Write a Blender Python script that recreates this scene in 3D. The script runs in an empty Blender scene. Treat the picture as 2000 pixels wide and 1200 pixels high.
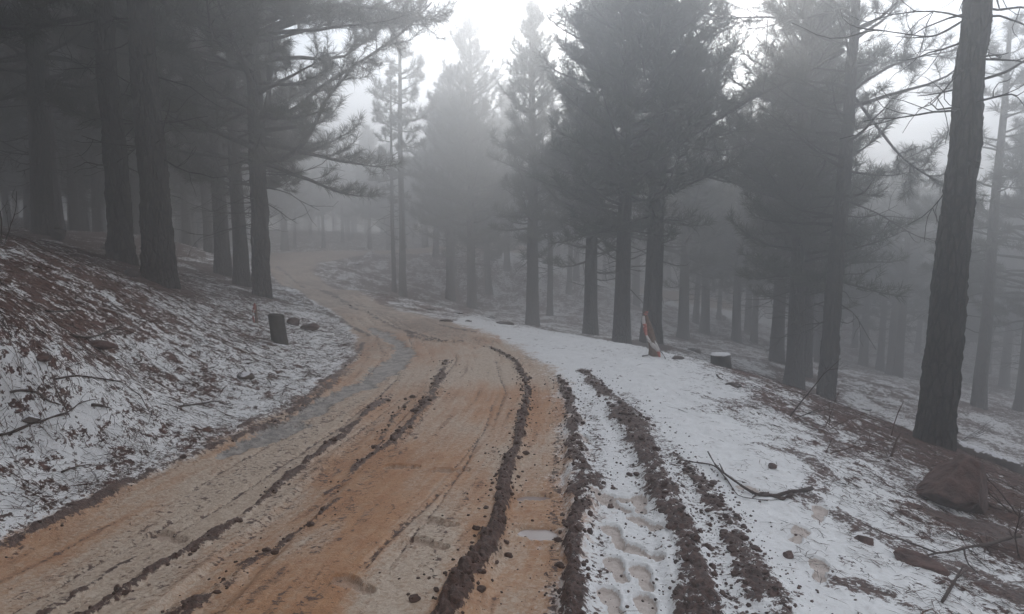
import bpy, math, random
import numpy as np
from mathutils import Vector, Matrix
R = math.radians
sc = bpy.context.scene
COL = sc.collection

# ------------------------------------------------------------------ camera
F_PX, HOR_PITCH, EYE = 1333.0, 6.5, 1.6          # focal length in photo pixels, pitch down (deg), eye height (m)
cam = bpy.data.cameras.new('camera'); cam.sensor_width = 36; cam.lens = 36 * F_PX / 2000
cam.clip_start = .05; cam.clip_end = 1000
camo = bpy.data.objects.new('camera', cam); COL.objects.link(camo)
camo.location = (0, 0, EYE); camo.rotation_euler = (R(90 - HOR_PITCH), 0, 0)
sc.camera = camo

# ------------------------------------------------------------------ sky, sun, exposure
SUN_AZ, SUN_EL = 11.0, 19.0
sc.view_settings.view_transform = 'Standard'; sc.view_settings.look = 'None'
sc.view_settings.exposure = 1.6; sc.view_settings.gamma = 1.0
w = bpy.data.worlds.new('World'); sc.world = w; w.use_nodes = True
nt = w.node_tree; nt.nodes.clear(); N = nt.nodes.new; L = nt.links.new
def wm(op, a, b=None, c=None):
    n = N('ShaderNodeMath'); n.operation = op
    for i, v in enumerate((a, b, c)):
        if v is None: continue
        if isinstance(v, (int, float)): n.inputs[i].default_value = v
        else: L(v, n.inputs[i])
    return n.outputs[0]
sky = N('ShaderNodeTexSky'); sky.sky_type = 'NISHITA'; sky.sun_disc = False
sky.sun_elevation = R(SUN_EL); sky.sun_rotation = R(SUN_AZ); sky.air_density = 1.0; sky.dust_density = 0.6; sky.altitude = 1200
tc = N('ShaderNodeTexCoord')
sd = Vector((math.sin(R(SUN_AZ)) * math.cos(R(SUN_EL)), math.cos(R(SUN_AZ)) * math.cos(R(SUN_EL)), math.sin(R(SUN_EL))))
dn = N('ShaderNodeVectorMath'); dn.operation = 'DOT_PRODUCT'; L(tc.outputs['Generated'], dn.inputs[0]); dn.inputs[1].default_value = sd
dot = wm('MAXIMUM', dn.outputs['Value'], 0.0)
halo = wm('ADD', wm('MULTIPLY', wm('POWER', dot, 60.0), 1.8), wm('MULTIPLY', wm('POWER', dot, 18.0), .5))
nz = N('ShaderNodeTexNoise'); nz.inputs['Scale'].default_value = 4.2; nz.inputs['Detail'].default_value = 7; nz.inputs['Roughness'].default_value = .55
mp = N('ShaderNodeMapping'); mp.inputs['Scale'].default_value = (1, 1, 2.4); mp.inputs['Location'].default_value = (.35, .1, .2)
L(tc.outputs['Generated'], mp.inputs['Vector']); L(mp.outputs['Vector'], nz.inputs['Vector'])
rp = N('ShaderNodeValToRGB'); rp.color_ramp.elements[0].position = .40; rp.color_ramp.elements[1].position = .62
L(nz.outputs['Fac'], rp.inputs['Fac'])
cb = wm('ADD', wm('MULTIPLY', halo, 1.0), .34)
cc = N('ShaderNodeCombineXYZ')
wide = wm('POWER', dot, 3.0)
L(wm('ADD', wm('MULTIPLY', wide, .36), wm('ADD', halo, .36)), cc.inputs[0]); L(wm('ADD', wm('MULTIPLY', wide, .44), wm('ADD', halo, .365)), cc.inputs[1]); L(wm('ADD', wm('MULTIPLY', wide, .54), wm('ADD', halo, .37)), cc.inputs[2])
sk = N('ShaderNodeVectorMath'); sk.operation = 'SCALE'; L(sky.outputs['Color'], sk.inputs[0]); sk.inputs['Scale'].default_value = .12
mx = N('ShaderNodeMix'); mx.data_type = 'RGBA'
L(wm('ADD', wm('MULTIPLY', rp.outputs['Color'], .30), .70), mx.inputs['Factor']); L(sk.outputs['Vector'], mx.inputs['A']); L(cc.outputs['Vector'], mx.inputs['B'])
bg = N('ShaderNodeBackground'); bg.inputs['Strength'].default_value = 1.0
wo = N('ShaderNodeOutputWorld'); L(mx.outputs['Result'], bg.inputs['Color']); L(bg.outputs['Background'], wo.inputs['Surface'])
sun = bpy.data.lights.new('sun', 'SUN'); sun.energy = .85; sun.angle = R(10); sun.color = (1, .96, .9)
suno = bpy.data.objects.new('sun', sun); COL.objects.link(suno)
suno.rotation_euler = (-sd).to_track_quat('-Z', 'Y').to_euler()

cy = sc.cycles
cy.max_bounces = 5; cy.diffuse_bounces = 2; cy.glossy_bounces = 1; cy.transmission_bounces = 1
cy.volume_bounces = 2; cy.transparent_max_bounces = 8
cy.use_denoising = True; cy.caustics_reflective = False; cy.caustics_refractive = False
cy.use_adaptive_sampling = True; cy.adaptive_threshold = .02

# ------------------------------------------------------------------ helpers
def tag(o, label=None, cat=None, group=None, kind=None):
    if label: o['label'] = label
    if cat: o['category'] = cat
    if group: o['group'] = group
    if kind: o['kind'] = kind
    return o
def empty(name, loc, rz=0, label=None, cat=None, group=None):
    o = bpy.data.objects.new(name, None); COL.objects.link(o); o.location = loc; o.rotation_euler = (0, 0, rz)
    o.empty_display_size = .2
    return tag(o, label, cat, group)
def np_mesh(name, V, Fc, mat, smooth=False, fs=None):
    """V (n,3), Fc flat index array, fs faces sizes (int or array)"""
    V = np.asarray(V, np.float32); Fc = np.asarray(Fc, np.int32).ravel()
    me = bpy.data.meshes.new(name)
    if fs is None: fs = 3
    if isinstance(fs, int): fs = np.full(len(Fc) // fs, fs, np.int32)
    me.vertices.add(len(V)); me.vertices.foreach_set('co', V.ravel())
    me.loops.add(len(Fc)); me.loops.foreach_set('vertex_index', Fc)
    me.polygons.add(len(fs)); me.polygons.foreach_set('loop_start', np.concatenate([[0], np.cumsum(fs)[:-1]]).astype(np.int32))
    me.polygons.foreach_set('use_smooth', np.full(len(fs), smooth))
    me.update(calc_edges=True)
    if mat: me.materials.append(mat)
    return me
def link(name, me, parent=None, loc=None):
    o = bpy.data.objects.new(name, me); COL.objects.link(o)
    if parent is not None: o.parent = parent
    if loc is not None: o.location = loc
    return o

_rg = np.random.default_rng(5)
_perm = _rg.permutation(512); _perm = np.concatenate([_perm, _perm]); _ga = _rg.uniform(0, 2 * np.pi, 512)
_gx, _gy = np.cos(_ga), np.sin(_ga)
def pn(x, y, seed=0):
    """2-D gradient noise, about -1..1"""
    x = np.asarray(x, float) + seed * 17.13; y = np.asarray(y, float) + seed * 5.71
    xi = np.floor(x).astype(int); yi = np.floor(y).astype(int); xf = x - xi; yf = y - yi
    def g(ix, iy, dx, dy):
        h = _perm[(_perm[ix & 511] + iy) & 511]
        return _gx[h] * dx + _gy[h] * dy
    u = xf * xf * xf * (xf * (xf * 6 - 15) + 10); v = yf * yf * yf * (yf * (yf * 6 - 15) + 10)
    a = g(xi, yi, xf, yf); b = g(xi + 1, yi, xf - 1, yf); c = g(xi, yi + 1, xf, yf - 1); d = g(xi + 1, yi + 1, xf - 1, yf - 1)
    return 1.5 * ((a * (1 - u) + b * u) * (1 - v) + (c * (1 - u) + d * u) * v)
def fbm(x, y, o=4, seed=0, r=.5):
    s = 0; a = 1; f = 1; t = 0
    for i in range(o):
        s = s + a * pn(x * f, y * f, seed + i); t += a; a *= r; f *= 2.03
    return s / t
def sst(a, b, x):
    t = np.clip((x - a) / (b - a), 0, 1); return t * t * (3 - 2 * t)

_c, _s = math.cos(R(HOR_PITCH)), math.sin(R(HOR_PITCH))
def ray(px, py):
    u = (px - 1000) / F_PX; v = (600 - py) / F_PX
    return np.array([u, _c + v * _s, -_s + v * _c])
def at(px, py, D):
    d = ray(px, py); return np.array([0, 0, EYE]) + d * (D / d[1])
def onz(px, py, z=0.0):
    d = ray(px, py); return np.array([0, 0, EYE]) + d * ((z - EYE) / d[2])

# ------------------------------------------------------------------ terrain: a smooth surface through surveyed points
CT = []
for p in [(0, 1060, 0), (270, 940, 0), (500, 830, 0), (620, 780, 0), (700, 700, 0), (700, 655, 0), (640, 600, 0), (570, 562, .03),
          (700, 1120, 0), (900, 800, 0), (850, 680, 0), (500, 1150, 0), (1000, 1000, 0), (760, 610, 0), (700, 568, 0), (900, 632, 0),
          (1100, 1000, 0), (1100, 800, 0), (1300, 1100, 0), (1300, 850, 0), (1200, 730, 0), (1500, 1150, -.03), (1500, 900, -.04),
          (1000, 645, 0), (1200, 676, -.02), (1400, 722, -.1), (1500, 760, -.17), (1600, 815, -.3), (1720, 870, -.5),
          (1990, 1150, -.28), (1750, 1050, -.2), (1850, 960, -.45), (1650, 950, -.17), (1980, 960, -.7),
          (0, 930, .2), (0, 800, .48), (0, 680, .85), (0, 560, 1.15), (150, 850, .25), (300, 750, .3), (300, 640, .62), (150, 620, .85),
          (450, 760, .12), (450, 640, .34), (548, 676, .12), (600, 690, .05), (620, 640, .05), (160, 520, 1.2)]:
    CT.append(onz(*p))
for p in [(0, 455, 13), (90, 460, 14.5), (240, 512, 11), (312, 552, 10), (510, 580, 13), (440, 540, 16.5), (472, 558, 15.2), (190, 472, 25), (410, 505, 24),
          (110, 452, 20), (330, 470, 22), (300, 452, 40),
          (600, 522, 27), (560, 518, 28), (640, 494, 35), (570, 500, 33), (540, 490, 38), (800, 488, 39), (1000, 488, 43), (700, 530, 30), (760, 545, 28),
          (1630, 812, 13.5), (1550, 757, 15.5), (1520, 712, 19), (1270, 668, 16), (1215, 672, 15.5), (1155, 655, 18), (1040, 638, 21), (1073, 618, 26),
          (920, 602, 27), (880, 588, 29), (787, 580, 26), (1335, 662, 25), (1440, 665, 30), (1910, 812, 16), (1820, 860, 8.3), (1740, 732, 30), (1690, 705, 36),
          (1965, 740, 34), (1990, 800, 19), (1650, 640, 45), (1900, 660, 50), (1300, 560, 45), (1000, 520, 44), (1150, 545, 42),
          (1100, 490, 60), (700, 470, 55), (300, 446, 70), (1500, 560, 60), (1900, 600, 75), (1000, 470, 90), (1500, 520, 90), (600, 455, 90), (100, 440, 90), (1950, 560, 95)]:
    CT.append(at(*p))
for p in [(-3, -3, 0), (0, -4, 0), (3, -4, -.1), (0, -30, .2), (-12, -4, 1.6), (8, -4, -1.6), (-30, -30, 2.5), (30, -30, -6), (-90, -60, 3), (90, -60, -12), (0, -95, 0),
          (-14, 5, 1.7), (-40, 10, 2.4), (-90, 20, 3), (14, 4, -3.6), (40, 8, -7.5), (90, 15, -12), (6, 4, -1.5), (6.5, 1, -1.4), (-5, 2, .85), (-4.5, 0, .7), (4, 1, -.6),
          (0, 1.2, 0), (-1.5, 1, 0), (2, 1, -.04)]:
    CT.append(np.array(p, float))
CT = np.array(CT)
def _phi(r): return r * r * np.log(r + 1e-9)
_n = len(CT)
_A = np.zeros((_n + 3, _n + 3)); _d = np.hypot(CT[:, None, 0] - CT[None, :, 0], CT[:, None, 1] - CT[None, :, 1])
_A[:_n, :_n] = _phi(_d) + np.eye(_n) * .02; _A[:_n, _n] = 1; _A[:_n, _n + 1:] = CT[:, :2]; _A[_n:, :_n] = _A[:_n, _n:].T
_W = np.linalg.solve(_A, np.concatenate([CT[:, 2], [0, 0, 0]]))
def base_z(x, y):
    x = np.asarray(x, float); y = np.asarray(y, float); z = _W[_n] + _W[_n + 1] * x + _W[_n + 2] * y
    for i in range(_n): z = z + _W[i] * _phi(np.hypot(x - CT[i, 0], y - CT[i, 1]))
    return z
def hit(px, py, t0=1.5, t1=90):
    """where the sight line through a photo pixel meets the smooth terrain"""
    d = ray(px, py); t = np.geomspace(t0, t1, 900); P = np.array([0, 0, EYE])[None] + d[None] * t[:, None]
    k = P[:, 2] - base_z(P[:, 0], P[:, 1]); i = np.argmax(k < 0)
    if k[i] >= 0: i = len(t) - 1
    a = k[i - 1] / (k[i - 1] - k[i] + 1e-9); return P[i - 1] * (1 - a) + P[i] * a

def plate(pts): return np.array([list(hit(p[0], p[1])[:2]) + list(p[2:]) for p in pts])
def pdist(P, poly):
    """distance to a polyline, arc length, and its interpolated extra columns"""
    best = np.full(len(P), 1e9); arc = np.zeros(len(P)); ex = np.zeros((len(P), poly.shape[1] - 2)); s0 = 0; sgn = np.zeros(len(P))
    for a, b in zip(poly[:-1], poly[1:]):
        v = b[:2] - a[:2]; l = np.hypot(*v) + 1e-9; t = np.clip(((P - a[:2]) @ v) / l ** 2, 0, 1)
        q = P - (a[:2] + t[:, None] * v); d = np.hypot(q[:, 0], q[:, 1]); m = d < best
        best[m] = d[m]; arc[m] = s0 + t[m] * l; ex[m] = a[2:] + t[m, None] * (b[2:] - a[2:]); sgn[m] = np.sign(v[0] * q[m, 1] - v[1] * q[m, 0]); s0 += l
    return best, arc, ex, sgn
def inside(P, poly):
    c = np.zeros(len(P), bool); j = len(poly) - 1
    for i in range(len(poly)):
        a, b = poly[i], poly[j]
        c ^= ((a[1] > P[:, 1]) != (b[1] > P[:, 1])) & (P[:, 0] < (b[0] - a[0]) * (P[:, 1] - a[1]) / (b[1] - a[1] + 1e-12) + a[0]); j = i
    return c

# road: left edge and right edges (sand, and whole driven strip), near to far, in metres
LE = np.array([(-3.1, -4), (-3.0, 1), (-2.8, 2.3), (-2.62, 3.48), (-2.4, 4.3), (-2.1, 5.6), (-1.95, 6.6), (-1.95, 8.3), (-2.35, 10.2), (-3.7, 13.6), (-6.3, 18.6), (-10.2, 27), (-12, 33), (-10.5, 38), (-5, 40.6), (4, 42.2), (14, 44.5)])
RE = np.array([(.1, -4), (.12, 1), (.2, 2.84), (.3, 4), (.42, 6.06), (.42, 7.3), (0, 9.2), (-.75, 11), (-1.9, 13.2), (-3.9, 17.3), (-7.7, 26), (-9, 31.5), (-7.6, 35.2), (-3.6, 37.6), (4.5, 39), (14.5, 41.5)])
RW = RE + np.array([(1.3, 0), (1.3, 0), (1.2, 0), (1.1, .1), (1.0, .1), (.8, .2), (.5, .3), (.4, .4), (.4, .4), (.3, .4), (.3, .3), (.2, .2), (.2, 0), (0, -.2), (0, -.2), (0, -.2)])
SAND = np.concatenate([LE, RE[::-1]]); DRIVEN = np.concatenate([LE, RW[::-1]])

# ridges of churned mud: photo pixels, half width (m), height (m)
RID = [
 [(835, 1270, .16, .10), (870, 1200, .15, .10), (910, 1125, .14, .10), (948, 1070, .13, .09), (975, 1010, .11, .08), (985, 955, .10, .07), (992, 905, .13, .06), (1012, 865, .08, .05), (1018, 825, .08, .045), (1028, 780, .06, .04), (1026, 740, .06, .03), (1008, 706, .06, .03), (978, 688, .06, .02), (950, 676, .05, .01)],
 [(1110, 1270, .13, .08), (1125, 1200, .13, .08), (1128, 1120, .12, .08), (1118, 1050, .11, .07), (1135, 990, .14, .07), (1150, 930, .16, .06), (1128, 900, .09, .05), (1125, 850, .10, .04), (1120, 815, .10, .03), (1112, 775, .08, .02), (1090, 735, .07, .01)],
 [(1375, 1270, .12, .08), (1362, 1200, .12, .08), (1368, 1140, .13, .08), (1350, 1080, .12, .08), (1325, 1015, .12, .07), (1290, 955, .12, .07), (1272, 900, .14, .07), (1240, 840, .17, .07), (1212, 795, .16, .06), (1172, 757, .12, .03), (1140, 725, .08, .01)],
 [(1560, 1270, .14, .07), (1520, 1200, .15, .07), (1478, 1135, .12, .06), (1440, 1060, .10, .05), (1405, 990, .10, .05), (1365, 935, .09, .04), (1320, 890, .08, .02)],
 [(60, 1290, .08, .05), (170, 1205, .08, .05), (290, 1120, .09, .05), (400, 1060, .08, .045), (455, 1022, .08, .04), (535, 960, .06, .035), (620, 890, .065, .035), (700, 822, .08, .04), (760, 772, .07, .02)],
 [(230, 1270, .07, .04), (345, 1190, .09, .05), (450, 1130, .08, .04), (500, 1082, .07, .03), (540, 1065, .045, .02), (600, 1022, .05, .03), (662, 975, .05, .02)],
 [(640, 960, .05, .02), (720, 890, .06, .03), (765, 865, .06, .03), (800, 828, .08, .04), (838, 782, .12, .06), (862, 735, .11, .05), (873, 703, .07, .02)],
 [(735, 872, .04, .02), (770, 812, .06, .03), (805, 775, .06, .02)],
 [(60, 1215, .04, .03), (150, 1160, .04, .03), (215, 1118, .035, .02), (300, 1072, .04, .02)],
 [(-60, 1110, .06, .03), (0, 1072, .06, .035), (120, 1010, .06, .03), (250, 945, .05, .03), (372, 888, .05, .03), (470, 850, .07, .03), (560, 812, .10, .03), (640, 758, .10, .03), (668, 720, .07, .02), (702, 690, .09, .02), (710, 670, .06, .01)],
 [(405, 860, .03, .02), (520, 812, .05, .02), (600, 775, .06, .03), (650, 735, .05, .02)],
 [(800, 608, .1, .02), (700, 598, .1, .02), (640, 575, .12, .03), (570, 545, .14, .03), (540, 520, .2, .03)],
 [(905, 668, .09, .04), (860, 668, .10, .05), (820, 655, .09, .05), (770, 640, .07, .04), (735, 622, .08, .03), (680, 595, .10, .03), (640, 570, .1, .02)],
 [(720, 655, .10, .03), (690, 640, .12, .03), (640, 610, .1, .02), (600, 585, .1, .02)],
 [(930, 650, .09, .03), (880, 640, .09, .03), (850, 632, .05, .01)],
 [(800, 655, .10, .04), (835, 665, .10, .04), (872, 668, .06, .02)],
]
RID = [plate(r) for r in RID]
RPATCH = [.02, .22, .16, .26, .10, .2, .16, .26, .3, .22, .3, .3, .2, .3, .3, .25]
FLK = [plate(f) for f in [      # thin flecks of mud: pixels, half width (m), density
 [(1065, 1270, .07, .55), (1075, 1180, .07, .55), (1085, 1080, .06, .5), (1085, 960, .06, .5), (1085, 860, .06, .5), (1080, 800, .06, .42), (1065, 740, .06, .3)],
 [(820, 1200, .03, .30), (850, 1100, .03, .45), (880, 1010, .03, .45), (930, 930, .04, .40), (970, 870, .04, .35), (985, 830, .04, .3)],
 [(1160, 1200, .10, .35), (1170, 1000, .12, .42), (1165, 850, .12, .5), (1150, 780, .12, .45)],
 [(1440, 1220, .16, .42), (1395, 1100, .14, .42), (1340, 950, .16, .48), (1290, 860, .2, .48), (1220, 770, .18, .48)],
 [(1330, 1220, .12, .38), (1270, 1050, .1, .36), (1235, 900, .12, .40), (1190, 800, .14, .42)],
 [(600, 1080, .2, .38), (700, 960, .16, .40), (800, 850, .14, .42), (860, 760, .1, .4)],
 [(250, 1180, .2, .38), (430, 1080, .2, .40), (600, 940, .18, .42), (740, 820, .14, .44)],
 [(50, 1180, .3, .33), (300, 1020, .3, .36), (520, 900, .25, .38), (700, 780, .15, .38)],
 [(0, 1060, .22, .42), (260, 930, .22, .45), (480, 830, .25, .52), (650, 745, .2, .55), (700, 690, .2, .5), (660, 640, .25, .45), (580, 580, .3, .45)],
 [(1360, 800, .25, .46), (1420, 800, .3, .48), (1460, 830, .25, .42)],
 [(1500, 870, .2, .6), (1560, 885, .22, .66), (1620, 930, .2, .62), (1570, 985, .2, .58)], [(1600, 985, .2, .6), (1700, 1040, .25, .66), (1790, 1075, .25, .64), (1900, 1120, .3, .66), (2000, 1170, .35, .7)], [(1850, 1010, .3, .7), (1930, 1040, .35, .8), (2000, 1060, .4, .8)], [(1620, 860, .3, .6), (1720, 910, .3, .6), (1800, 960, .25, .6)],
 [(1600, 1130, .12, .5), (1690, 1150, .18, .66), (1760, 1180, .15, .6)], [(1480, 790, .3, .56), (1400, 780, .3, .54)],
 [(950, 670, .5, .40), (860, 650, .6, .44), (760, 620, .6, .44), (680, 590, .7, .42), (600, 550, .8, .4)],
]]
RUT = [plate([(1000, 1270, .19, .055), (1015, 1200, .19, .055), (1040, 1080, .18, .05), (1055, 960, .17, .045), (1062, 860, .17, .04), (1068, 800, .17, .02), (1058, 740, .16, .012), (1030, 700, .15, .006)]),
       plate([(1235, 1270, .18, .03), (1240, 1200, .18, .03), (1225, 1080, .18, .03), (1215, 960, .18, .025), (1180, 860, .17, .02), (1150, 790, .16, .01)]),
       plate([(250, 1280, .17, .03), (380, 1180, .17, .03), (520, 1050, .16, .03), (640, 940, .15, .02), (740, 840, .15, .015), (800, 760, .15, .01)])]
SLUSH = plate([(430, 893, .05), (480, 868, .10), (540, 842, .13), (600, 805, .13), (660, 772, .14), (725, 745, .17), (765, 715, .19), (790, 690, .15), (775, 668, .11), (745, 650, .14), (725, 640, .06)])
FOOT = [(1200, 980, .7), (1250, 978, -.1), (1200, 1035, .15), (1262, 1015, .6), (1205, 1100, .1), (1256, 1115, .05), (1250, 1068, .9), (1190, 965, 1.2), (1195, 1165, .1), (1265, 1180, .0),
        (835, 1062, 1.0), (690, 1140, .9), (855, 1020, 1.1), (785, 912, 1.4), (880, 918, 1.5), (1140, 855, .2), (1600, 1112, -.4), (1560, 1045, -.6), (1480, 960, 1.2), (1600, 1000, -.5),
        (330, 1050, 1.1)]
FOOT = [tuple(hit(a, b)[:2]) + (c,) for a, b, c in FOOT]
PUD = [tuple(hit(1047, 957)[:2]) + (.115, .05), tuple(hit(1054, 1024)[:2]) + (.105, .085)]
PINES_AT = []          # filled below: tree positions, used for bare litter rings

def sg0_in(m): return m.astype(float)
def detail(x, y):
    """fine relief and the cover masks at points"""
    P = np.stack([np.asarray(x, float).ravel(), np.asarray(y, float).ravel()], 1); n = len(P)
    z = base_z(P[:, 0], P[:, 1]); X, Y = P[:, 0], P[:, 1]; rr = np.hypot(X, Y)
    ins = inside(P, SAND); drv = inside(P, DRIVEN)
    dl = pdist(P, LE)[0]; dr_ = pdist(P, RE)[0]; dw = pdist(P, RW)[0]
    sgn = np.where(ins, 1, -1); de = np.minimum(dl, dr_) * sgn
    wob = .10 * fbm(X * 2.2, Y * 2.2, 4, 3) + .05 * fbm(X * 9, Y * 9, 3, 4)
    sand = sst(-.2, .2, np.where(ins, np.minimum(dl, dr_ * 1.0), -np.minimum(dl, dr_)) + wob)
    rightness = np.where(dr_ < dl, 1., 0.)
    soft = sst(-.5, .35, np.where(ins, dr_, -dr_) + 2 * wob)               # the sand fades into snow on the right side
    sand = np.where(rightness > 0, np.minimum(1, soft), sand)
    drive = sst(-.12, .12, np.where(drv, np.minimum(dl, dw), -np.minimum(dl, dw)) + wob)
    # left bank has a small lip where the track cut into it
    z = z + (1 - drive) * (.035 * fbm(X * 1.7, Y * 1.7, 4, 8) + .022 * fbm(X * 7, Y * 7, 4, 9) + .008 * fbm(X * 26, Y * 26, 2, 10))
    z = z + sst(12, 40, rr) * (.35 * fbm(X * .22, Y * .22, 4, 11) + .16 * fbm(X * .9, Y * .9, 3, 14)) * (1 - drive)
    z = z + drive * (.010 * fbm(X * 1.5, Y * 1.5, 3, 12) + .004 * fbm(X * 14, Y * 14, 3, 13))
    mud = np.zeros(n); slush = np.zeros(n); foot = np.zeros(n)
    near = (rr < 34) & (Y > .3)
    Pn = P[near]; Xn, Yn = Pn[:, 0], Pn[:, 1]; rn = rr[near]
    zz = np.zeros(len(Pn)); mm = np.zeros(len(Pn)); ss = np.zeros(len(Pn)); ff = np.zeros(len(Pn))
    n1 = fbm(Xn * 6, Yn * 6, 4, 20); n2 = fbm(Xn * 22, Yn * 22, 4, 21, .6); n3 = fbm(Xn * 2.0, Yn * 2.0, 3, 22); n4 = fbm(Xn * 3.2, Yn * 3.2, 2, 27)
    wx = Xn + .035 * n1 + .022 * n2 + .045 * n4; wy = Yn + .05 * fbm(Xn * 6, Yn * 6, 4, 24)
    Pw = np.stack([wx, wy], 1); Pw0 = np.stack([wx - .04 * n4, wy], 1)
    for k, r in enumerate(RUT):
        d, arc, ex, sg = pdist(Pn, r); q = d / ex[:, 0]; m = 1 - sst(.75, 1.15, q)
        zz -= ex[:, 1] * m
        zz += m * .0045 * sst(0, .5, np.sin(arc * 2 * np.pi / .055 + 7 * np.abs(q) + 6 * n3)) * (1 if k != 2 else .4)
    bil = np.abs(fbm(Xn * 7 + .6 * n1, Yn * 7, 4, 26, .55)); lump = 1.1 - 1.9 * bil
    for k, r in enumerate(RID):
        d, arc, ex, sg = pdist(Pw if k else Pw0, r); q = d / (ex[:, 0] * (.52, .82, .86, .9)[k] if k < 4 else ex[:, 0] * .62); q = q / (1 + (.60 if k else .35) * pn(arc * 2.3 + 13 * k, arc * 0 + k, 5)); pr = np.clip(1 - q * q, 0, 1); end = np.minimum(1, ex[:, 1] / .015)
        pt = RPATCH[k] * (1 + 1.6 * n3)
        den = (.72, .60, .60, .52)[k] * sst(1.1, .4, q) - .7 * pt + .34 * sst(2.2, .9, q) if k < 4 else .62 * sst(1.15, .4, q) - .7 * pt + .26 * sst(2.6, .9, q)
        den = den + (.5 if k else .15) * (n1 + .5 * n4) * (q < 2.2)
        if k == 0: den = den + .3 * sst(1., .3, q) * (sg < 0); den = np.clip(den, 0, 1) * end
        zz += ex[:, 1] * (pr ** .8) * .58 * np.clip(.22 + .85 * lump + .55 * n2 + .3 * fbm(Xn * 45, Yn * 45, 2, 28), .03, 1.7) * (1 - .6 * pt)
        mm = np.maximum(mm, den)
    for r in FLK:
        d, arc, ex, sg = pdist(Pw, r); mm = np.maximum(mm, ex[:, 1] * sst(1.0, .2, d / ex[:, 0]))
    d, arc, ex, sg = pdist(Pn, SLUSH); q = d / ex[:, 0] + .9 * n1 + .3 * n2 + .5 * n3
    ss = 1 - sst(.35, 1.35, q); zz -= .025 * ss
    for fx, fy, fa in FOOT:
        dx, dy = Xn - fx, Yn - fy; c, s = math.cos(fa), math.sin(fa)
        a = dx * c + dy * s; b = -dx * s + dy * c
        wd = np.where(b > -.02, .047 + .006 * np.sin(np.clip(b, 0, .13) * 24), .036) - .010 * np.exp(-((b + .025) / .022) ** 2)
        q = np.maximum(np.hypot(a / wd, np.maximum(np.abs(b) - .09, 0) / .05), 0) + .10 * n1 + .06 * n2; m = 1 - sst(.86, 1.0, q)
        zz -= m * (.024 + .004 * np.sin(b * 2 * np.pi / .021) * np.sin(a * 2 * np.pi / .03)); zz += .005 * np.exp(-((q - 1.14) / .12) ** 2) * (1 + n1); ff = np.maximum(ff, m); mm = np.where(q < 1, mm * .25, mm)
    for px_, py_, a, b in PUD:
        q = np.hypot((Xn - px_ - .03 * n1) / a, (Yn - py_ - .02 * n2) / b) + .45 * n1 + .35 * n4 + .12 * n2; zz -= .03 * (1 - sst(.7, 1.1, q)); zz += .008 * np.exp(-((q - 1.25) / .15) ** 2); mm = np.where(q < 1.3, 0, mm)
    z[near] += zz; mud[near] = mm; slush[near] = ss; foot[near] = ff
    # snow cover (0..1 share of the ground it hides)
    left = sst(.0, .6, np.where(ins, 0, dl)) * (X < -1)
    snow = .60 + .20 * fbm(X * .8, Y * .8, 3, 41)
    bankd = np.clip(-X - 3, 0, 9) / 9
    snow = np.where(left > 0, .52 - .13 * sst(.25, 1.1, z) + .26 * fbm(X * 1.3, Y * 1.6, 4, 42) + .12 * sst(1.2, .2, dl), snow)
    shoulder = sst(2.8, .8, dw) * (1 - left) * (X > -6)
    snow = snow + .27 * shoulder
    rr_cut = sst(1.5, 2.9, X) * (Y < 9) * (1 - left)
    snow = snow - .27 * rr_cut * (1 + 1.2 * fbm(X * 1.6, Y * 1.6, 3, 45)) + .30 * fbm(X * 2.1, Y * 2.1, 3, 46) * shoulder
    snow = np.where(rr > 12, snow + .65 * fbm(X * 1.3, Y * .8, 4, 44, .7) * sst(12, 16, rr), snow) - .10 * sst(12, 20, rr)
    for tx, ty, trr in PINES_AT:
        d = np.hypot(X - tx, Y - ty); snow = snow - .45 * np.exp(-(d / (trr * 2.2 + .15)) ** 2)
    # how rusty the wet sand is, how pale
    ora = .50 + .55 * fbm(X * .9, Y * .55, 3, 51) + .22 * fbm(X * 4, Y * 3, 3, 52)
    ora = ora - .5 * sst(1.1, .3, np.hypot((X + 1.75 - .12 * (Y - 4)) / .50, (Y - 4.4) / 2.6)) + .35 * sst(1, .3, np.hypot((X + .62) / .6, (Y - 3.9) / 1.9)) \
          - .6 * sst(1.2, .3, np.hypot((X + .50 - .1 * (Y - 3)) / .24, (Y - 3.1) / 1.3)) - .35 * sst(9, 7, Y) * sst(6.5, 7.4, Y) * (X > -.9) + .08 * sst(.35, .1, dl)
    ora = np.maximum(ora, .32 * (1 - sst(.9, 1.3, pdist(P, RUT[0])[0] / .18)))
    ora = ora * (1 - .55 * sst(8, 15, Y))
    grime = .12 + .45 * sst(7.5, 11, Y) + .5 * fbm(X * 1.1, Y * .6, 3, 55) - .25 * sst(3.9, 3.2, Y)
    d0, arc0, e0_, sg0 = pdist(P, LE); streak = np.where(near, fbm(arc0 * 1.1, d0 * 15 + .4 * fbm(X * 2, Y * 2, 2, 57), 4, 58, .6), 0)
    stk = np.clip(.5 + .5 * streak, 0, 1)
    lanes = np.clip(.30 + .9 * streak + .25 * fbm(X * 1.2, Y * .8, 2, 59), 0, .8) * sand * (rr < 30)
    mud = np.maximum(mud, lanes * .62)
    tr = np.zeros(n)
    for oi, wd in ((.32, .018), (.50, .014), (.72, .022), (.86, .012), (1.02, .014), (1.34, .02), (1.48, .012), (1.78, .02), (1.92, .014), (2.10, .012)):
        dd = np.abs(d0 - oi * (1 + .10 * np.sin(arc0 * .5 + oi * 9)) - .03 * fbm(X * .8, Y * .8, 2, 71)); tr = np.maximum(tr, sst(1., .2, dd / (wd * (1 + .05 * rr))) * sst(-.12, .22, pn(arc0 * .55 + oi * 31, arc0 * 0 + oi * 7, 72)))
    tr = tr * sand * sg0_in(ins) * (rr < 26)
    z = z - .012 * tr; mud = np.maximum(mud, .58 * tr)
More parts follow.
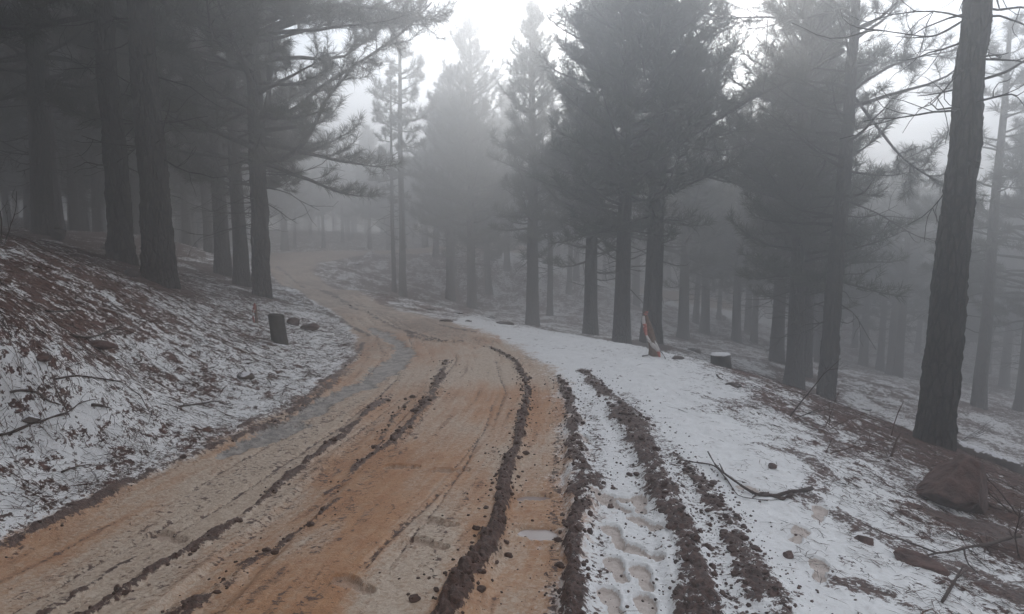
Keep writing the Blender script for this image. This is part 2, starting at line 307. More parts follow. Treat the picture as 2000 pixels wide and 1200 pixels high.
    return z, dict(sand=sand, drive=drive, mud=mud, slush=slush, foot=foot, snow=np.clip(snow, 0, 1), rust=np.clip(ora, 0, 1), grime=np.clip(grime, 0, 1), streak=stk)
def gz(x, y): return float(detail(np.array([x]), np.array([y]))[0][0])

# ------------------------------------------------------------------ materials
class NB:
    def __init__(s, name):
        s.m = bpy.data.materials.new(name); s.m.use_nodes = True; s.t = s.m.node_tree; s.t.nodes.clear()
    def n(s, t, **k):
        o = s.t.nodes.new(t)
        for a, b in k.items(): setattr(o, a, b)
        return o
    def i(s, node, **k):
        for a, b in k.items():
            a = a.replace('_', ' '); s.set(node.inputs[a], b)
        return node
    def set(s, sock, v):
        if isinstance(v, bpy.types.NodeSocket): s.t.links.new(v, sock)
        elif isinstance(v, (tuple, list)) and len(v) == 3 and sock.type == 'RGBA': sock.default_value = (*v, 1)
        else: sock.default_value = v
    def math(s, op, *a, clamp=False):
        o = s.n('ShaderNodeMath', operation=op, use_clamp=clamp)
        for k, v in enumerate(a): s.set(o.inputs[k], v)
        return o.outputs[0]
    def noise(s, vec, scale, detail=4, rough=.55, dist=0.0):
        o = s.n('ShaderNodeTexNoise'); s.i(o, Scale=scale, Detail=detail, Roughness=rough, Distortion=dist)
        if vec is not None: s.set(o.inputs['Vector'], vec)
        return o.outputs['Fac']
    def mapv(s, vec, scale=(1, 1, 1), rot=(0, 0, 0)):
        o = s.n('ShaderNodeMapping'); s.set(o.inputs['Vector'], vec); o.inputs['Scale'].default_value = scale; o.inputs['Rotation'].default_value = rot
        return o.outputs['Vector']
    def ramp(s, f, a, b, ca=(0, 0, 0), cb=(1, 1, 1)):
        o = s.n('ShaderNodeMapRange', interpolation_type='SMOOTHSTEP'); s.set(o.inputs['Value'], f); s.set(o.inputs['From Min'], a); s.set(o.inputs['From Max'], b)
        return o.outputs['Result']
    def mix(s, f, a, b):
        o = s.n('ShaderNodeMix', data_type='RGBA'); s.set(o.inputs['Factor'], f); s.set(o.inputs['A'], a if isinstance(a, bpy.types.NodeSocket) else (*a, 1)); s.set(o.inputs['B'], b if isinstance(b, bpy.types.NodeSocket) else (*b, 1))
        return o.outputs['Result']
    def attr(s, n): return s.n('ShaderNodeAttribute', attribute_name=n).outputs['Fac']
    def out(s, color, rough=.8, bump=None, bs=1.0, bd=.01, spec=.3, extra=None):
        p = s.n('ShaderNodeBsdfPrincipled'); s.set(p.inputs['Base Color'], color); s.set(p.inputs['Roughness'], rough); s.set(p.inputs['Specular IOR Level'], spec)
        if bump is not None:
            b = s.n('ShaderNodeBump'); s.set(b.inputs['Height'], bump); b.inputs['Strength'].default_value = bs; b.inputs['Distance'].default_value = bd
            s.t.links.new(b.outputs['Normal'], p.inputs['Normal'])
        o = s.n('ShaderNodeOutputMaterial'); s.t.links.new(p.outputs['BSDF'], o.inputs['Surface'])
        return s.m
def obj_co(b): return b.n('ShaderNodeTexCoord').outputs['Object']

def ground_material():
    b = NB('ground'); co = obj_co(b)
    fine = b.noise(co, 38, 6, .65, .6); mid = b.noise(co, 7, 5, .6, .4)
    st1 = b.noise(b.mapv(co, (9, 34, 9), (0, 0, R(18))), 1.6, 5, .62, 1.4); st2 = b.noise(b.mapv(co, (30, 8, 9), (0, 0, R(35))), 1.6, 5, .62, 1.2)
    grain = b.noise(co, 260, 2, .6)
    # forest litter: rusty needles, dark humus
    lit = b.mix(b.ramp(fine, .35, .65), (.040, .018, .014), (.135, .050, .034))
    lit = b.mix(b.ramp(st2, .5, .72), lit, (.16, .082, .05))
    md2 = b.noise(co, 13, 5, .7, .3)
    ce = lambda v, k: b.math('MULTIPLY', b.math('SUBTRACT', v, .5), k)
    e = b.math('ADD', b.math('ADD', ce(st1, .5), ce(st2, .4)), b.math('ADD', ce(fine, .75), b.math('ADD', ce(mid, .9), ce(md2, .9))))
    # e about .76 mean
    th = b.math('MULTIPLY', b.math('SUBTRACT', .5, b.attr('snow')), .75)
    sm = b.ramp(b.math('SUBTRACT', e, th), -.025, .035)
    snowc = b.mix(b.ramp(mid, .3, .7), (.88, .87, .87), (.80, .79, .79))
    snowc = b.mix(b.math('MULTIPLY', b.ramp(fine, .52, .72), .35), snowc, (.50, .42, .38))
    c = b.mix(sm, lit, snowc)
    # wet rusty sand with a crust of slush
    pale = b.mix(b.ramp(fine, .35, .68), (.62, .51, .41), (.43, .30, .21))
    rusty = b.mix(b.ramp(mid, .3, .7), (.40, .175, .073), (.50, .255, .125))
    g2 = b.noise(co, 95, 4, .75)
    rusty = b.mix(b.math('MULTIPLY', b.ramp(grain, .46, .66), .40), rusty, (.57, .35, .20))
    rusty = b.mix(b.math('MULTIPLY', b.ramp(g2, .50, .68), .5), rusty, (.30, .17, .10))
    pale = b.mix(b.math('MULTIPLY', b.ramp(g2, .52, .68), .5), pale, (.30, .24, .19))
    sand = b.mix(b.ramp(b.math('ADD', b.attr('rust'), b.math('ADD', ce(fine, .6), ce(b.attr('streak'), .8))), .12, .85), pale, rusty)
    sand = b.mix(b.math('MULTIPLY', b.ramp(b.math('ADD', b.attr('streak'), ce(fine, .7)), .58, .80), .6), sand, (.24, .155, .11))
    spk = b.math('MULTIPLY', b.ramp(b.noise(b.mapv(co, (8, 6, 6), (0, 0, R(-12))), 3.4, 6, .75, .8), .60, .68), b.ramp(b.noise(co, 1.7, 4, .6), .42, .66))
    sand = b.mix(spk, sand, (.13, .085, .06))
    wetc = b.mix(b.ramp(md2, .35, .65), (.22, .15, .11), (.40, .29, .215))
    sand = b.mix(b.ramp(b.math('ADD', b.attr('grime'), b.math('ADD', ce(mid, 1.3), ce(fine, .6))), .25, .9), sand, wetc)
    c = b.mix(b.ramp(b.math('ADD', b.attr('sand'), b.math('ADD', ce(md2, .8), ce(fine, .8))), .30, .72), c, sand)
    sl = b.mix(b.ramp(md2, .36, .62), (.16, .145, .135), (.38, .34, .31))
    c = b.mix(b.ramp(b.math('ADD', b.attr('slush'), b.math('ADD', ce(fine, 1.1), ce(md2, 1.3))), .42, .60), c, sl)
    c = b.mix(b.math('MULTIPLY', b.ramp(b.math('ADD', b.attr('foot'), ce(fine, 1.1)), .35, .65), .62), c, b.mix(b.ramp(fine, .4, .6), (.40, .27, .20), (.50, .38, .31)))
    mudc = b.mix(b.ramp(fine, .35, .65), (.040, .022, .018), (.125, .066, .050))
    mm = b.ramp(b.math('ADD', b.attr('mud'), b.math('ADD', b.math('ADD', ce(fine, 1.2), ce(md2, 1.3)), ce(b.noise(b.mapv(co, (1, 2.2, 1)), 22, 5, .7, .5), 1.2))), .50, .62)
    c = b.mix(mm, c, mudc)
    wet = b.math('MAXIMUM', b.attr('slush'), b.math('MULTIPLY', b.attr('sand'), .6))
    rough = b.math('SUBTRACT', .85, b.math('MULTIPLY', b.math('MAXIMUM', wet, b.math('MULTIPLY', mm, .8)), .38))
    h = b.math('ADD', b.math('ADD', b.math('MULTIPLY', fine, b.math('ADD', 1.0, b.math('MULTIPLY', mm, 1.2))), b.math('MULTIPLY', grain, .12)), b.math('MULTIPLY', sm, .35))
    return b.out(c, rough, h, .55, .018, .35)

def bark_material(name, c1, c2, c3):
    b = NB(name); co = obj_co(b)
    v = b.n('ShaderNodeTexVoronoi', feature='DISTANCE_TO_EDGE'); b.set(v.inputs['Vector'], b.mapv(co, (1, 1, .28))); v.inputs['Scale'].default_value = 16
    cr = b.ramp(v.outputs['Distance'], 0, .22); f = b.noise(b.mapv(co, (1, 1, .5)), 30, 6, .65); m = b.noise(co, 3.5, 3)
    c = b.mix(cr, c1, b.mix(b.ramp(f, .3, .7), c2, c3)); c = b.mix(b.math('MULTIPLY', b.ramp(m, .5, .8), .4), c, (.05, .055, .035))
    c = b.mix(b.math('MULTIPLY', b.ramp(b.noise(co, 60, 2), .68, .74), .5), c, (.26, .26, .25))
    return b.out(c, .85, b.math('ADD', b.math('MULTIPLY', cr, .7), f), .9, .02, .25)
def plain(name, a, c, scale=8, rough=.8, bs=.6, bd=.01, spec=.3):
    b = NB(name); co = obj_co(b); f = b.noise(co, scale, 6, .62)
    return b.out(b.mix(b.ramp(f, .32, .68), a, c), rough, f, bs, bd, spec)
def needle_material(name, a, c):
    b = NB(name); co = obj_co(b); f = b.noise(co, 1.3, 4, .6); g = b.noise(co, 22, 2)
    col = b.mix(b.ramp(f, .3, .7), a, c); col = b.mix(b.math('MULTIPLY', b.ramp(g, .62, .75), .5), col, (.10, .055, .028))
    return b.out(col, .6, spec=.25)
def snowy(name, a, c, amount=.5):
    """rock or wood with thin snow lying on its upward faces"""
    b = NB(name); co = obj_co(b); f = b.noise(co, 9, 6, .62); g = b.n('ShaderNodeNewGeometry')
    s = b.n('ShaderNodeSeparateXYZ'); b.set(s.inputs[0], g.outputs['Normal'])
    k = b.ramp(b.math('ADD', s.outputs[2], b.math('MULTIPLY', b.math('SUBTRACT', f, .5), 1.6)), 1.12 - amount * .5, 1.22 - amount * .5)
    col = b.mix(k, b.mix(b.ramp(f, .32, .68), a, c), (.74, .73, .75))
    return b.out(col, .8, f, .8, .02, .3)
M_GROUND = ground_material()
M_BARK = bark_material('bark', (.006, .005, .0045), (.026, .020, .016), (.060, .046, .038))
M_WOOD = plain('branch_wood', (.022, .017, .014), (.055, .043, .034), 25)
M_NEEDLE = needle_material('needles', (.028, .045, .022), (.060, .080, .036))
M_NEEDLE2 = needle_material('needles_grey', (.034, .045, .028), (.070, .078, .045))
M_MUD = plain('mud', (.036, .020, .016), (.105, .055, .042), 40, .7, .8, .01)
M_ROCK = plain('red_rock', (.055, .030, .025), (.135, .074, .060), 11, .8, 1.0, .03)
M_ROCKD = snowy('dark_rock', (.030, .022, .018), (.085, .055, .045), .15)
M_ROCKS = snowy('snowy_rock', (.040, .030, .026), (.10, .075, .062), .7)
M_CHAR = plain('charred_wood', (.016, .013, .010), (.045, .036, .027), 20, .9)
M_CHARS = snowy('cut_wood_snow', (.02, .018, .016), (.06, .052, .045), 1.2)
M_TWIG = plain('twig', (.030, .018, .013), (.075, .045, .034), 30, .8)
M_RTWIG = plain('reddish_twig', (.065, .030, .022), (.14, .070, .048), 30, .8)
M_TAPEW = plain('tape_white', (.60, .55, .53), (.74, .70, .68), 20, .5, .2)
M_TAPER = plain('tape_red', (.46, .10, .075), (.58, .20, .15), 20, .5, .2)
M_STAKE = plain('stake_wood', (.12, .075, .052), (.24, .155, .11), 22, .85)

def litter_material():
    b = NB('needle_litter'); a = b.n('ShaderNodeAttribute', attribute_name='tone').outputs['Fac']
    c = b.mix(a, (.022, .013, .010), (.17, .075, .042)); return b.out(c, .8, spec=.2)
M_LITTER = litter_material()
def water_material():
    b = NB('puddle_water'); co = obj_co(b)
    return b.out((.30, .235, .22), .14, b.noise(co, 25, 2), .03, .005, .6)
M_WATER = water_material()

# ------------------------------------------------------------------ tube / tuft tools
class Geo:
    def __init__(s): s.V = []; s.F = []; s.S = []; s.n = 0
    def add(s, V, F, k):
        V = np.asarray(V, np.float32).reshape(-1, 3); F = np.asarray(F, np.int64).reshape(-1, k)
        s.V.append(V); s.F.append((F + s.n).ravel()); s.S.append(np.full(len(F), k, np.int32)); s.n += len(V)
    def tube(s, P, r, k=5, cap=True):
        P = np.asarray(P, float); n = len(P); r = np.broadcast_to(np.asarray(r, float), (n,))
        T = np.gradient(P, axis=0); T /= np.linalg.norm(T, axis=1)[:, None] + 1e-9
        ref = np.array([0, 0, 1.]) if abs(T[0, 2]) < .8 else np.array([1., 0, 0])
        A = np.cross(T, ref); A /= np.linalg.norm(A, axis=1)[:, None] + 1e-9; B = np.cross(T, A)
        th = np.arange(k) * 2 * np.pi / k
        V = P[:, None] + r[:, None, None] * (np.cos(th)[None, :, None] * A[:, None] + np.sin(th)[None, :, None] * B[:, None])
        i = np.arange(n - 1)[:, None] * k; j = np.arange(k)[None]; jn = (j + 1) % k
        F = np.stack([i + j, i + jn, i + k + jn, i + k + j], -1)
        s.add(V, F, 4)
        if cap:
            base = s.n - n * k; s.F.append(np.arange(k)[::-1] + base); s.S.append(np.array([k], np.int32)); s.F.append(np.arange(k) + base + (n - 1) * k); s.S.append(np.array([k], np.int32))
    def mesh(s, name, mat, smooth=True):
        return np_mesh(name, np.concatenate(s.V), np.concatenate(s.F), mat, smooth, np.concatenate(s.S))

def tuft_template(rng, n, wid, spread=(15, 75), curve=.12):
    V = []; F = []
    for i in range(n):
        a = rng.uniform(0, 2 * np.pi); e = R(rng.uniform(*spread)); l = rng.uniform(.7, 1.0); st = rng.uniform(-.35, .15)
        d = np.array([math.sin(e) * math.cos(a), math.sin(e) * math.sin(a), math.cos(e)])
        p0 = np.array([0, 0, st]); p1 = p0 + d * l * .55; p2 = p0 + d * l + np.array([0, 0, -curve * l * math.sin(e)])
        sd_ = np.cross(d, rng.normal(size=3)); sd_ /= np.linalg.norm(sd_); k = len(V)
        V += [p0 - sd_ * wid * .6, p0 + sd_ * wid * .6, p1 + sd_ * wid * .5, p1 - sd_ * wid * .5, p2]
        F.append((k, k + 1, k + 2)); F.append((k, k + 2, k + 3)); F.append((k + 3, k + 2, k + 4))
    return np.array(V), np.array(F)
def tufts_mesh(name, pos, dirs, scl, mat, rng, n=26, wid=.028, nt=5, **kw):
    pos = np.array(pos, float); dirs = np.array(dirs, float); scl = np.array(scl, float)
    T = [tuft_template(rng, n, wid, **kw) for _ in range(nt)]; g = Geo(); which = rng.integers(0, nt, len(pos))
    dirs /= np.linalg.norm(dirs, axis=1)[:, None] + 1e-9
    A = np.cross(dirs, rng.normal(size=dirs.shape)); A /= np.linalg.norm(A, axis=1)[:, None] + 1e-9; B = np.cross(dirs, A)
    for t in range(nt):
        m = which == t
        if not m.any(): continue
        V, F = T[t]; Vw = pos[m][:, None] + scl[m][:, None, None] * (V[None, :, 0:1] * A[m][:, None] + V[None, :, 1:2] * B[m][:, None] + V[None, :, 2:3] * dirs[m][:, None])
        k = len(V); Fw = F[None] + (np.arange(m.sum()) * k)[:, None, None]
        g.add(Vw, Fw, 3)
    return g.mesh(name, mat, False)

def norm(v): return v / (np.linalg.norm(v) + 1e-9)
def limb(rng, p, d, L, up0, up1, nseg=7, wob=.08):
    """a curved branch; up0/up1: sideways lift per step at start and at tip"""
    P = [np.array(p, float)]; d = norm(np.array(d, float))
    for i in range(nseg):
        t = i / nseg; d = norm(d + np.array([0, 0, up0 * (1 - t) + up1 * t]) + rng.normal(size=3) * wob); P.append(P[-1] + d * L / nseg)
    return np.array(P)

def trunk_tube(g, rng, H, r0, k=14, dz=.3, wobble=.04, flare=.35, rough=.05, lean=(0, 0), htop=.03, scar=0):
    n = max(8, int(H / dz)); z = np.linspace(-.5, H, n); t = np.clip(z / H, 0, 1)
    cx = wobble * np.cumsum(rng.normal(size=n)) * math.sqrt(dz) * .5; cyy = wobble * np.cumsum(rng.normal(size=n)) * math.sqrt(dz) * .5
    i0 = np.argmin(abs(z)); cx -= cx[i0]; cyy -= cyy[i0]
    cx = np.convolve(np.pad(cx, 2, 'edge'), np.ones(5) / 5, 'valid'); cyy = np.convolve(np.pad(cyy, 2, 'edge'), np.ones(5) / 5, 'valid'); cx -= cx[i0]; cyy -= cyy[i0]
    cx += lean[0] * np.maximum(z, 0); cyy += lean[1] * np.maximum(z, 0)
    r = r0 * (1 - t) ** .8 * .95 + htop + r0 * flare * np.exp(-np.maximum(z, 0) / .35)
    th = np.arange(k) * 2 * np.pi / k; TH, Z = np.meshgrid(th, z)
    rad = np.repeat(r[:, None], k, 1)
    sd0 = rng.uniform(0, 90)
    # plates and furrows of the bark: long cells up the trunk, wrapped round it
    u = np.cos(TH) * r0 * 11 + sd0; v_ = np.sin(TH) * r0 * 11 + Z * 2.2
    a = fbm(u + Z * .6, v_, 3, 60); b2 = fbm(u * 2.7 + 4, v_ * 2.0 + Z * 3, 3, 61)
    rad = rad * (1 + rough * (1.3 * a + .9 * np.abs(b2) * 1.5 - .3)) + r0 * flare * .55 * np.exp(-np.maximum(Z, 0) / .22) * np.sin(TH * 3 + sd0) ** 2
    if k >= 60: rad = rad * (1 + .16 * np.maximum(0, fbm(u * 2.2 + 7, v_ * .8 + Z * 5, 3, 63, .6) - .05) - .05 * (np.abs(fbm(np.cos(TH) * r0 * 16 + sd0, np.sin(TH) * r0 * 16 + Z * 1.1, 2, 64)) < .07))
    V = np.stack([cx[:, None] + rad * np.cos(TH), cyy[:, None] + rad * np.sin(TH), Z], -1)
    i = np.arange(n - 1)[:, None] * k; j = np.arange(k)[None]; jn = (j + 1) % k
    g.add(V, np.stack([i + j, i + jn, i + k + jn, i + k + j], -1), 4)
    return lambda h: (np.array([np.interp(h, z, cx), np.interp(h, z, cyy), h]), float(np.interp(h, z, r)))

def make_pine(kind, seed, H, r0, cb, spread, k=12, hi=False, needle_w=.03, per=22, tsc=.26, lean=(0, 0), flare=.3, skip=None, mat=None, dens=1.0, dz=.3, rough=.05):
    """returns trunk mesh (with its limbs) and crown mesh (needles)"""
    rng = np.random.default_rng(seed); g = Geo()
    ax = trunk_tube(g, rng, H, r0, k=k, dz=dz, lean=lean, flare=flare, rough=rough)
    pos = []; dr = []; sl = []
    z = cb
    while z < H - .15:
        t = (z - cb) / (H - cb)
        if kind == 'cone':
            prof = min(1, .5 + 3.2 * t) * (1 - t) ** .58; prof = max(prof, .2); nb = rng.integers(6, 9); step = rng.uniform(.19, .30)
            e0 = -6 + 46 * min(t, .5) + 18 * t; up0, up1 = .0, .19
        elif kind == 'broad':
            prof = (1 - (2 * t - .75) ** 2 * .5) * (1 - t ** 3) ** .6; nb = rng.integers(3, 6); step = rng.uniform(.3, .5); e0 = 8 + 36 * t; up0, up1 = -.10, .22
        else:                                    # slim, open
            prof = min(1, .5 + 2.2 * t) * (1 - t) ** .6; nb = rng.integers(3, 5); step = rng.uniform(.35, .6); e0 = 0 + 40 * t; up0, up1 = -.06, .20
        for b in range(nb):
            a = rng.uniform(0, 2 * np.pi)
            if skip is not None and skip(z, a): continue
            if kind == 'cone' and t < .16 and rng.random() < .62 - 3 * t: continue
            p, r = ax(min(H - .05, z + rng.uniform(-.16, .16))); Lb = spread * prof * rng.uniform(.5, 1.25) * (1 + .45 * float(pn(a * 1.1 + seed, z * .8, 7))); e = R(e0 + rng.uniform(-14, 14))
            d = np.array([math.cos(a) * math.cos(e), math.sin(a) * math.cos(e), math.sin(e)])
            P = limb(rng, p, d, Lb, up0, up1, 7, .09); rb = min(.045, .012 + .017 * Lb) * (1.0 if kind != 'broad' else 1.2)
            g.tube(P, np.linspace(rb, .006, len(P)), 5 if hi else 4, False)
            nsub = max(3, int(Lb * 6.5 * dens)); s0 = .28 if kind == 'cone' else (.38 if kind == 'broad' else .35)
            for q in np.linspace(s0, .98, nsub):
                f = q * 7; i = min(6, int(f)); c = P[i] + (P[i + 1] - P[i]) * (f - i); T = norm(P[i + 1] - P[i])
                sdv = norm(np.cross(T, [0, 0, 1])) * rng.choice([-1, 1]); dd = norm(T * .75 + sdv * rng.uniform(.5, 1.1) + np.array([0, 0, rng.uniform(-.1, .4)]))
                Ls = Lb * .34 * (1.15 - q) * rng.uniform(.6, 1.3) + .10
                Q = limb(rng, c, dd, Ls, -.05 if kind != 'cone' else .05, .35, 4, .14)
                if hi or rng.random() < .5: g.tube(Q, np.linspace(.008, .003, len(Q)), 3, False)
                m = max(2, int(Ls / .13))
                for u in np.linspace(.35 if kind == 'cone' else .5, 1.0, m):
                    f2 = u * 4; i2 = min(3, int(f2)); cc_ = Q[i2] + (Q[i2 + 1] - Q[i2]) * (f2 - i2)
                    pos.append(cc_); dr.append(norm(Q[i2 + 1] - Q[i2]) + rng.normal(size=3) * .22 + np.array([0, 0, .25])); sl.append(tsc * rng.uniform(.7, 1.15))
            pos.append(P[-1]); dr.append(P[-1] - P[-2] + np.array([0, 0, .04])); sl.append(tsc)
        z += step
    for q in range(10):                             # leader shoots
        p, r = ax(H - rng.uniform(0, .5)); pos.append(p); dr.append(np.array([rng.normal() * .3, rng.normal() * .3, 1])); sl.append(tsc * .9)
    # bare dead limbs below the crown
    for q in range(18 if not hi else 20):
        h = rng.uniform(max(1.4, cb - 2.6), cb + .4); p, r = ax(h); a = rng.uniform(0, 2 * np.pi)
        if skip is not None and skip(h, a): continue
        Lb = rng.uniform(.3, 1.5) * (1 if kind != 'cone' else .8); P = limb(rng, p, (math.cos(a), math.sin(a), rng.uniform(-.35, .2)), Lb, -.06, .12, 6, .16); g.tube(P, np.linspace(.014, .004, 7), 4, False)
        for u in range(rng.integers(1, 5)):
            i = rng.integers(2, 6); Q = limb(rng, P[i], P[i] - P[i - 1] + rng.normal(size=3) * .12, Lb * .45, -.1, .15, 4, .25); g.tube(Q, np.linspace(.006, .003, 5), 3, False)
    tm = g.mesh('pine_trunk', M_BARK); cm = tufts_mesh('pine_crown', pos, dr, sl, mat or M_NEEDLE, rng, per, needle_w)
    return tm, cm

def put_tree(name, meshes, x, y, rz, s, label, group, cat='pine tree', zoff=0, tilt=(0, 0), extra=()):
    z = float(base_z(x, y)) if math.hypot(x, y) > 34 else gz(x, y)
    o = empty(name, (x, y, z - .03 + zoff), rz, label, cat, group); o.rotation_euler = (tilt[0], tilt[1], rz)
    o.scale = s if isinstance(s, tuple) else (s, s, s)
    link('trunk', meshes[0], o); link('crown', meshes[1], o)
    return o
# ------------------------------------------------------------------ trees
def xy(px, py, D): p = at(px, py, D); return float(p[0]), float(p[1])
CONE = [make_pine('cone', 11 + i, H, .185, cb, sp, needle_w=.036, per=14, tsc=.27, dens=.95) for i, (H, cb, sp) in enumerate([(10.2, 2.2, 1.9), (9.6, 2.2, 1.5), (10.8, 2.3, 2.2)])]
BROAD = [make_pine('broad', 31 + i, H, .19, cb, sp, needle_w=.03, per=30, tsc=.28, dens=1.2, mat=M_NEEDLE2) for i, (H, cb, sp) in enumerate([(9.9, 2.8, 3.0), (10.2, 3.3, 2.7)])]
SLIM = [make_pine('slim', 41, 9.8, .12, 4.2, 1.6, needle_w=.03, per=24, tsc=.30, mat=M_NEEDLE2)]
FAR = [make_pine('cone', 51 + i, H, .17, cb, sp, needle_w=.055, per=14, tsc=.38, dens=.75, k=8, dz=.5) for i, (H, cb, sp) in enumerate([(9.4, 2.2, 1.9), (8.6, 1.9, 1.8), (10.0, 2.6, 2.1)])] + \
      [make_pine('broad', 61, 9.6, .15, 3.6, 2.2, needle_w=.05, per=12, tsc=.34, dens=.6, k=8, dz=.5, mat=M_NEEDLE2)] + \
      [make_pine('broad', 62, 10.5, .15, 1.7, 2.5, needle_w=.05, per=13, tsc=.36, dens=.75, k=8, dz=.5, mat=M_NEEDLE2)]
G_L, G_C, G_R = 'dark pines on the left bank', 'pines below the far side of the road', 'pines on the right slope'
TR = []
def hero(px, py, D, kind, seed, H, r0, cb, spread, label, group, lean=(0, 0), skip=None, flare=.3, rough=.16, **k):
    x, y = xy(px, py, D); m = make_pine(kind, seed, H, r0, cb, spread, k=72, hi=True, dz=.045, rough=rough, lean=lean, flare=flare, skip=skip, **k)
    PINES_AT.append((x, y, r0)); return (m, x, y, label, group)
HERO = [
 hero(312, 552, 10, 'broad', 71, 10.4, .190, 4.3, 3.7, 'thickest dark pine on the left bank, with scaly flaking bark and a flared foot', G_L, lean=(-.003, 0), flare=.22, mat=M_NEEDLE2, per=30, needle_w=.028, dens=1.35),
 hero(240, 512, 11, 'broad', 72, 10.4, .158, 3.9, 3.5, 'dark pine with a broad foot close behind the thickest trunk on the left bank', G_L, lean=(-.004, 0), flare=.22, mat=M_NEEDLE2, per=30, needle_w=.028, dens=1.35),
 hero(512, 582, 13, 'broad', 73, 10.4, .145, 2.7, 2.7, 'pine standing nearest the left road edge, long limbs sweeping right over the road', G_L, lean=(-.008, 0), mat=M_NEEDLE2, per=26, needle_w=.02, flare=.12),
 hero(1825, 862, 7.6, 'broad', 74, 10.4, .168, 5.6, 3.0, 'large near pine at right, its straight dark trunk crossing the whole picture height', G_R, lean=(.008, 0), per=22, needle_w=.02, flare=.14),
 hero(1612, 800, 13.5, 'slim', 75, 10.4, .160, 3.9, 2.5, 'tall leaning pine with open needle brushes, left of the large near trunk at right', G_R, lean=(.022, 0), mat=M_NEEDLE2, per=22, needle_w=.018, flare=.15, dens=.7),
]
SPEC = [ # px, py, D, meshes, rot, scale, label, group
 (88, 460, 14.5, BROAD[0], 1.0, (1, 1, 1.05), 'dark straight pine at the far left, beside the round boulder', G_L),
 (112, 452, 21, BROAD[1], 2.2, .9, 'dim pine trunk just right of the far left trunk', G_L),
 (148, 446, 25, CONE[0], .7, .95, 'dim pine, second of the thin trunks right of the round boulder', G_L),
 (192, 472, 25, SLIM[0], 2.9, 1.1, 'thin grey pine standing alone left of the two big bank trunks', G_L),
 (436, 535, 17, BROAD[1], .3, .92, 'shaded pine, leftmost of the close trio left of the road', G_L),
 (473, 556, 15.2, BROAD[0], 4.0, .80, 'middle pine of the close trio on the left road edge', G_L),
 (412, 507, 24, CONE[1], 1.9, .82, 'thin hazy pine seen left of the close trio', G_L),
 (366, 485, 25, CONE[0], 5.0, .78, 'small drooping pine right of the thickest bank trunk', G_L),
 (770, 578, 26, SLIM[0], 0.4, (.62, .62, .85), 'thin crooked young pine beside the taller pole trunk at the road bend', G_C),
 (787, 580, 26, SLIM[0], 2.0, (1.0, 1.0, 1.08), 'slender pole-like pine at the bend of the road', G_C),
 (880, 588, 29, CONE[0], 3.1, .95, 'pine left of the twin-spired one, beyond the road', G_C),
 (922, 602, 27, CONE[2], 4.4, (.92, .92, 1.02), 'pointed pine with its lone spire against the sky left of centre', G_C),
 (1040, 638, 21, CONE[1], 2.6, (.98, .98, 1.02), 'pointed pine with a narrow crown just right of the picture centre', G_C),
 (1074, 618, 26, SLIM[0], 1.2, .85, 'thin pine trunk behind the narrow-crowned pine near the centre', G_C),
 (1153, 655, 18, CONE[0], 1.1, .92, 'pine on the left of the dense three-trunk clump beyond the shoulder', G_C),
 (1214, 672, 15.7, CONE[2], 5.2, (.95, .95, .98), 'middle pine of the dense three-trunk clump', G_C),
 (1271, 690, 16, CONE[2], .2, (1.1, 1.1, 1.08), 'biggest pine of the dense clump, rising behind the taped stake', G_C),
 (1334, 662, 25, CONE[0], 2.4, 1.0, 'hazy pine right of the taped stake', G_C),
 (1376, 650, 30, CONE[1], .9, .98, 'pale pine trunk right of the hazy pine beyond the stake', G_C),
 (1438, 668, 28, CONE[2], 3.7, .92, 'pale pine beyond the snow-topped stump', G_C),
 (1460, 655, 34, CONE[0], 1.7, .88, 'forked faint pine beyond the snow-topped stump', G_C),
 (1517, 712, 19.5, CONE[1], 3.3, .95, 'grey pine left of the double trunk on the right slope', G_R),
 (1550, 757, 15.5, CONE[2], 2.0, (1.0, 1.0, .97), 'thick grey pine with a dense crown, left of the leaning tall pine', G_R),
 (1570, 735, 17.5, CONE[0], 4.6, .9, 'pine close behind the thick grey pine on the right slope', G_R),
 (1686, 705, 34, CONE[1], 5.3, 1.02, 'faint pine between the leaning pine and the large near trunk', G_R),
 (1740, 732, 30, CONE[0], .5, .98, 'faint pine just left of the large near trunk', G_R),
 (1718, 722, 33, FAR[3], 2.1, 1.0, 'pale leaning pine left of the large near trunk', G_R),
 (1910, 812, 17.5, SLIM[0], 1.5, (1.15, 1.15, 1.0), 'slender hazy pine right of the large near trunk, crown rounded at the top', G_R),
 (1962, 742, 30, CONE[1], 4.1, 1.0, 'faint pine near the right picture edge', G_R),
 (1995, 800, 19, BROAD[1], 3.9, .85, 'dim pine cut by the right picture edge, leaning inward', G_R),
]
for a in SPEC:
    x, y = xy(*a[:3]); PINES_AT.append((x, y, .2))
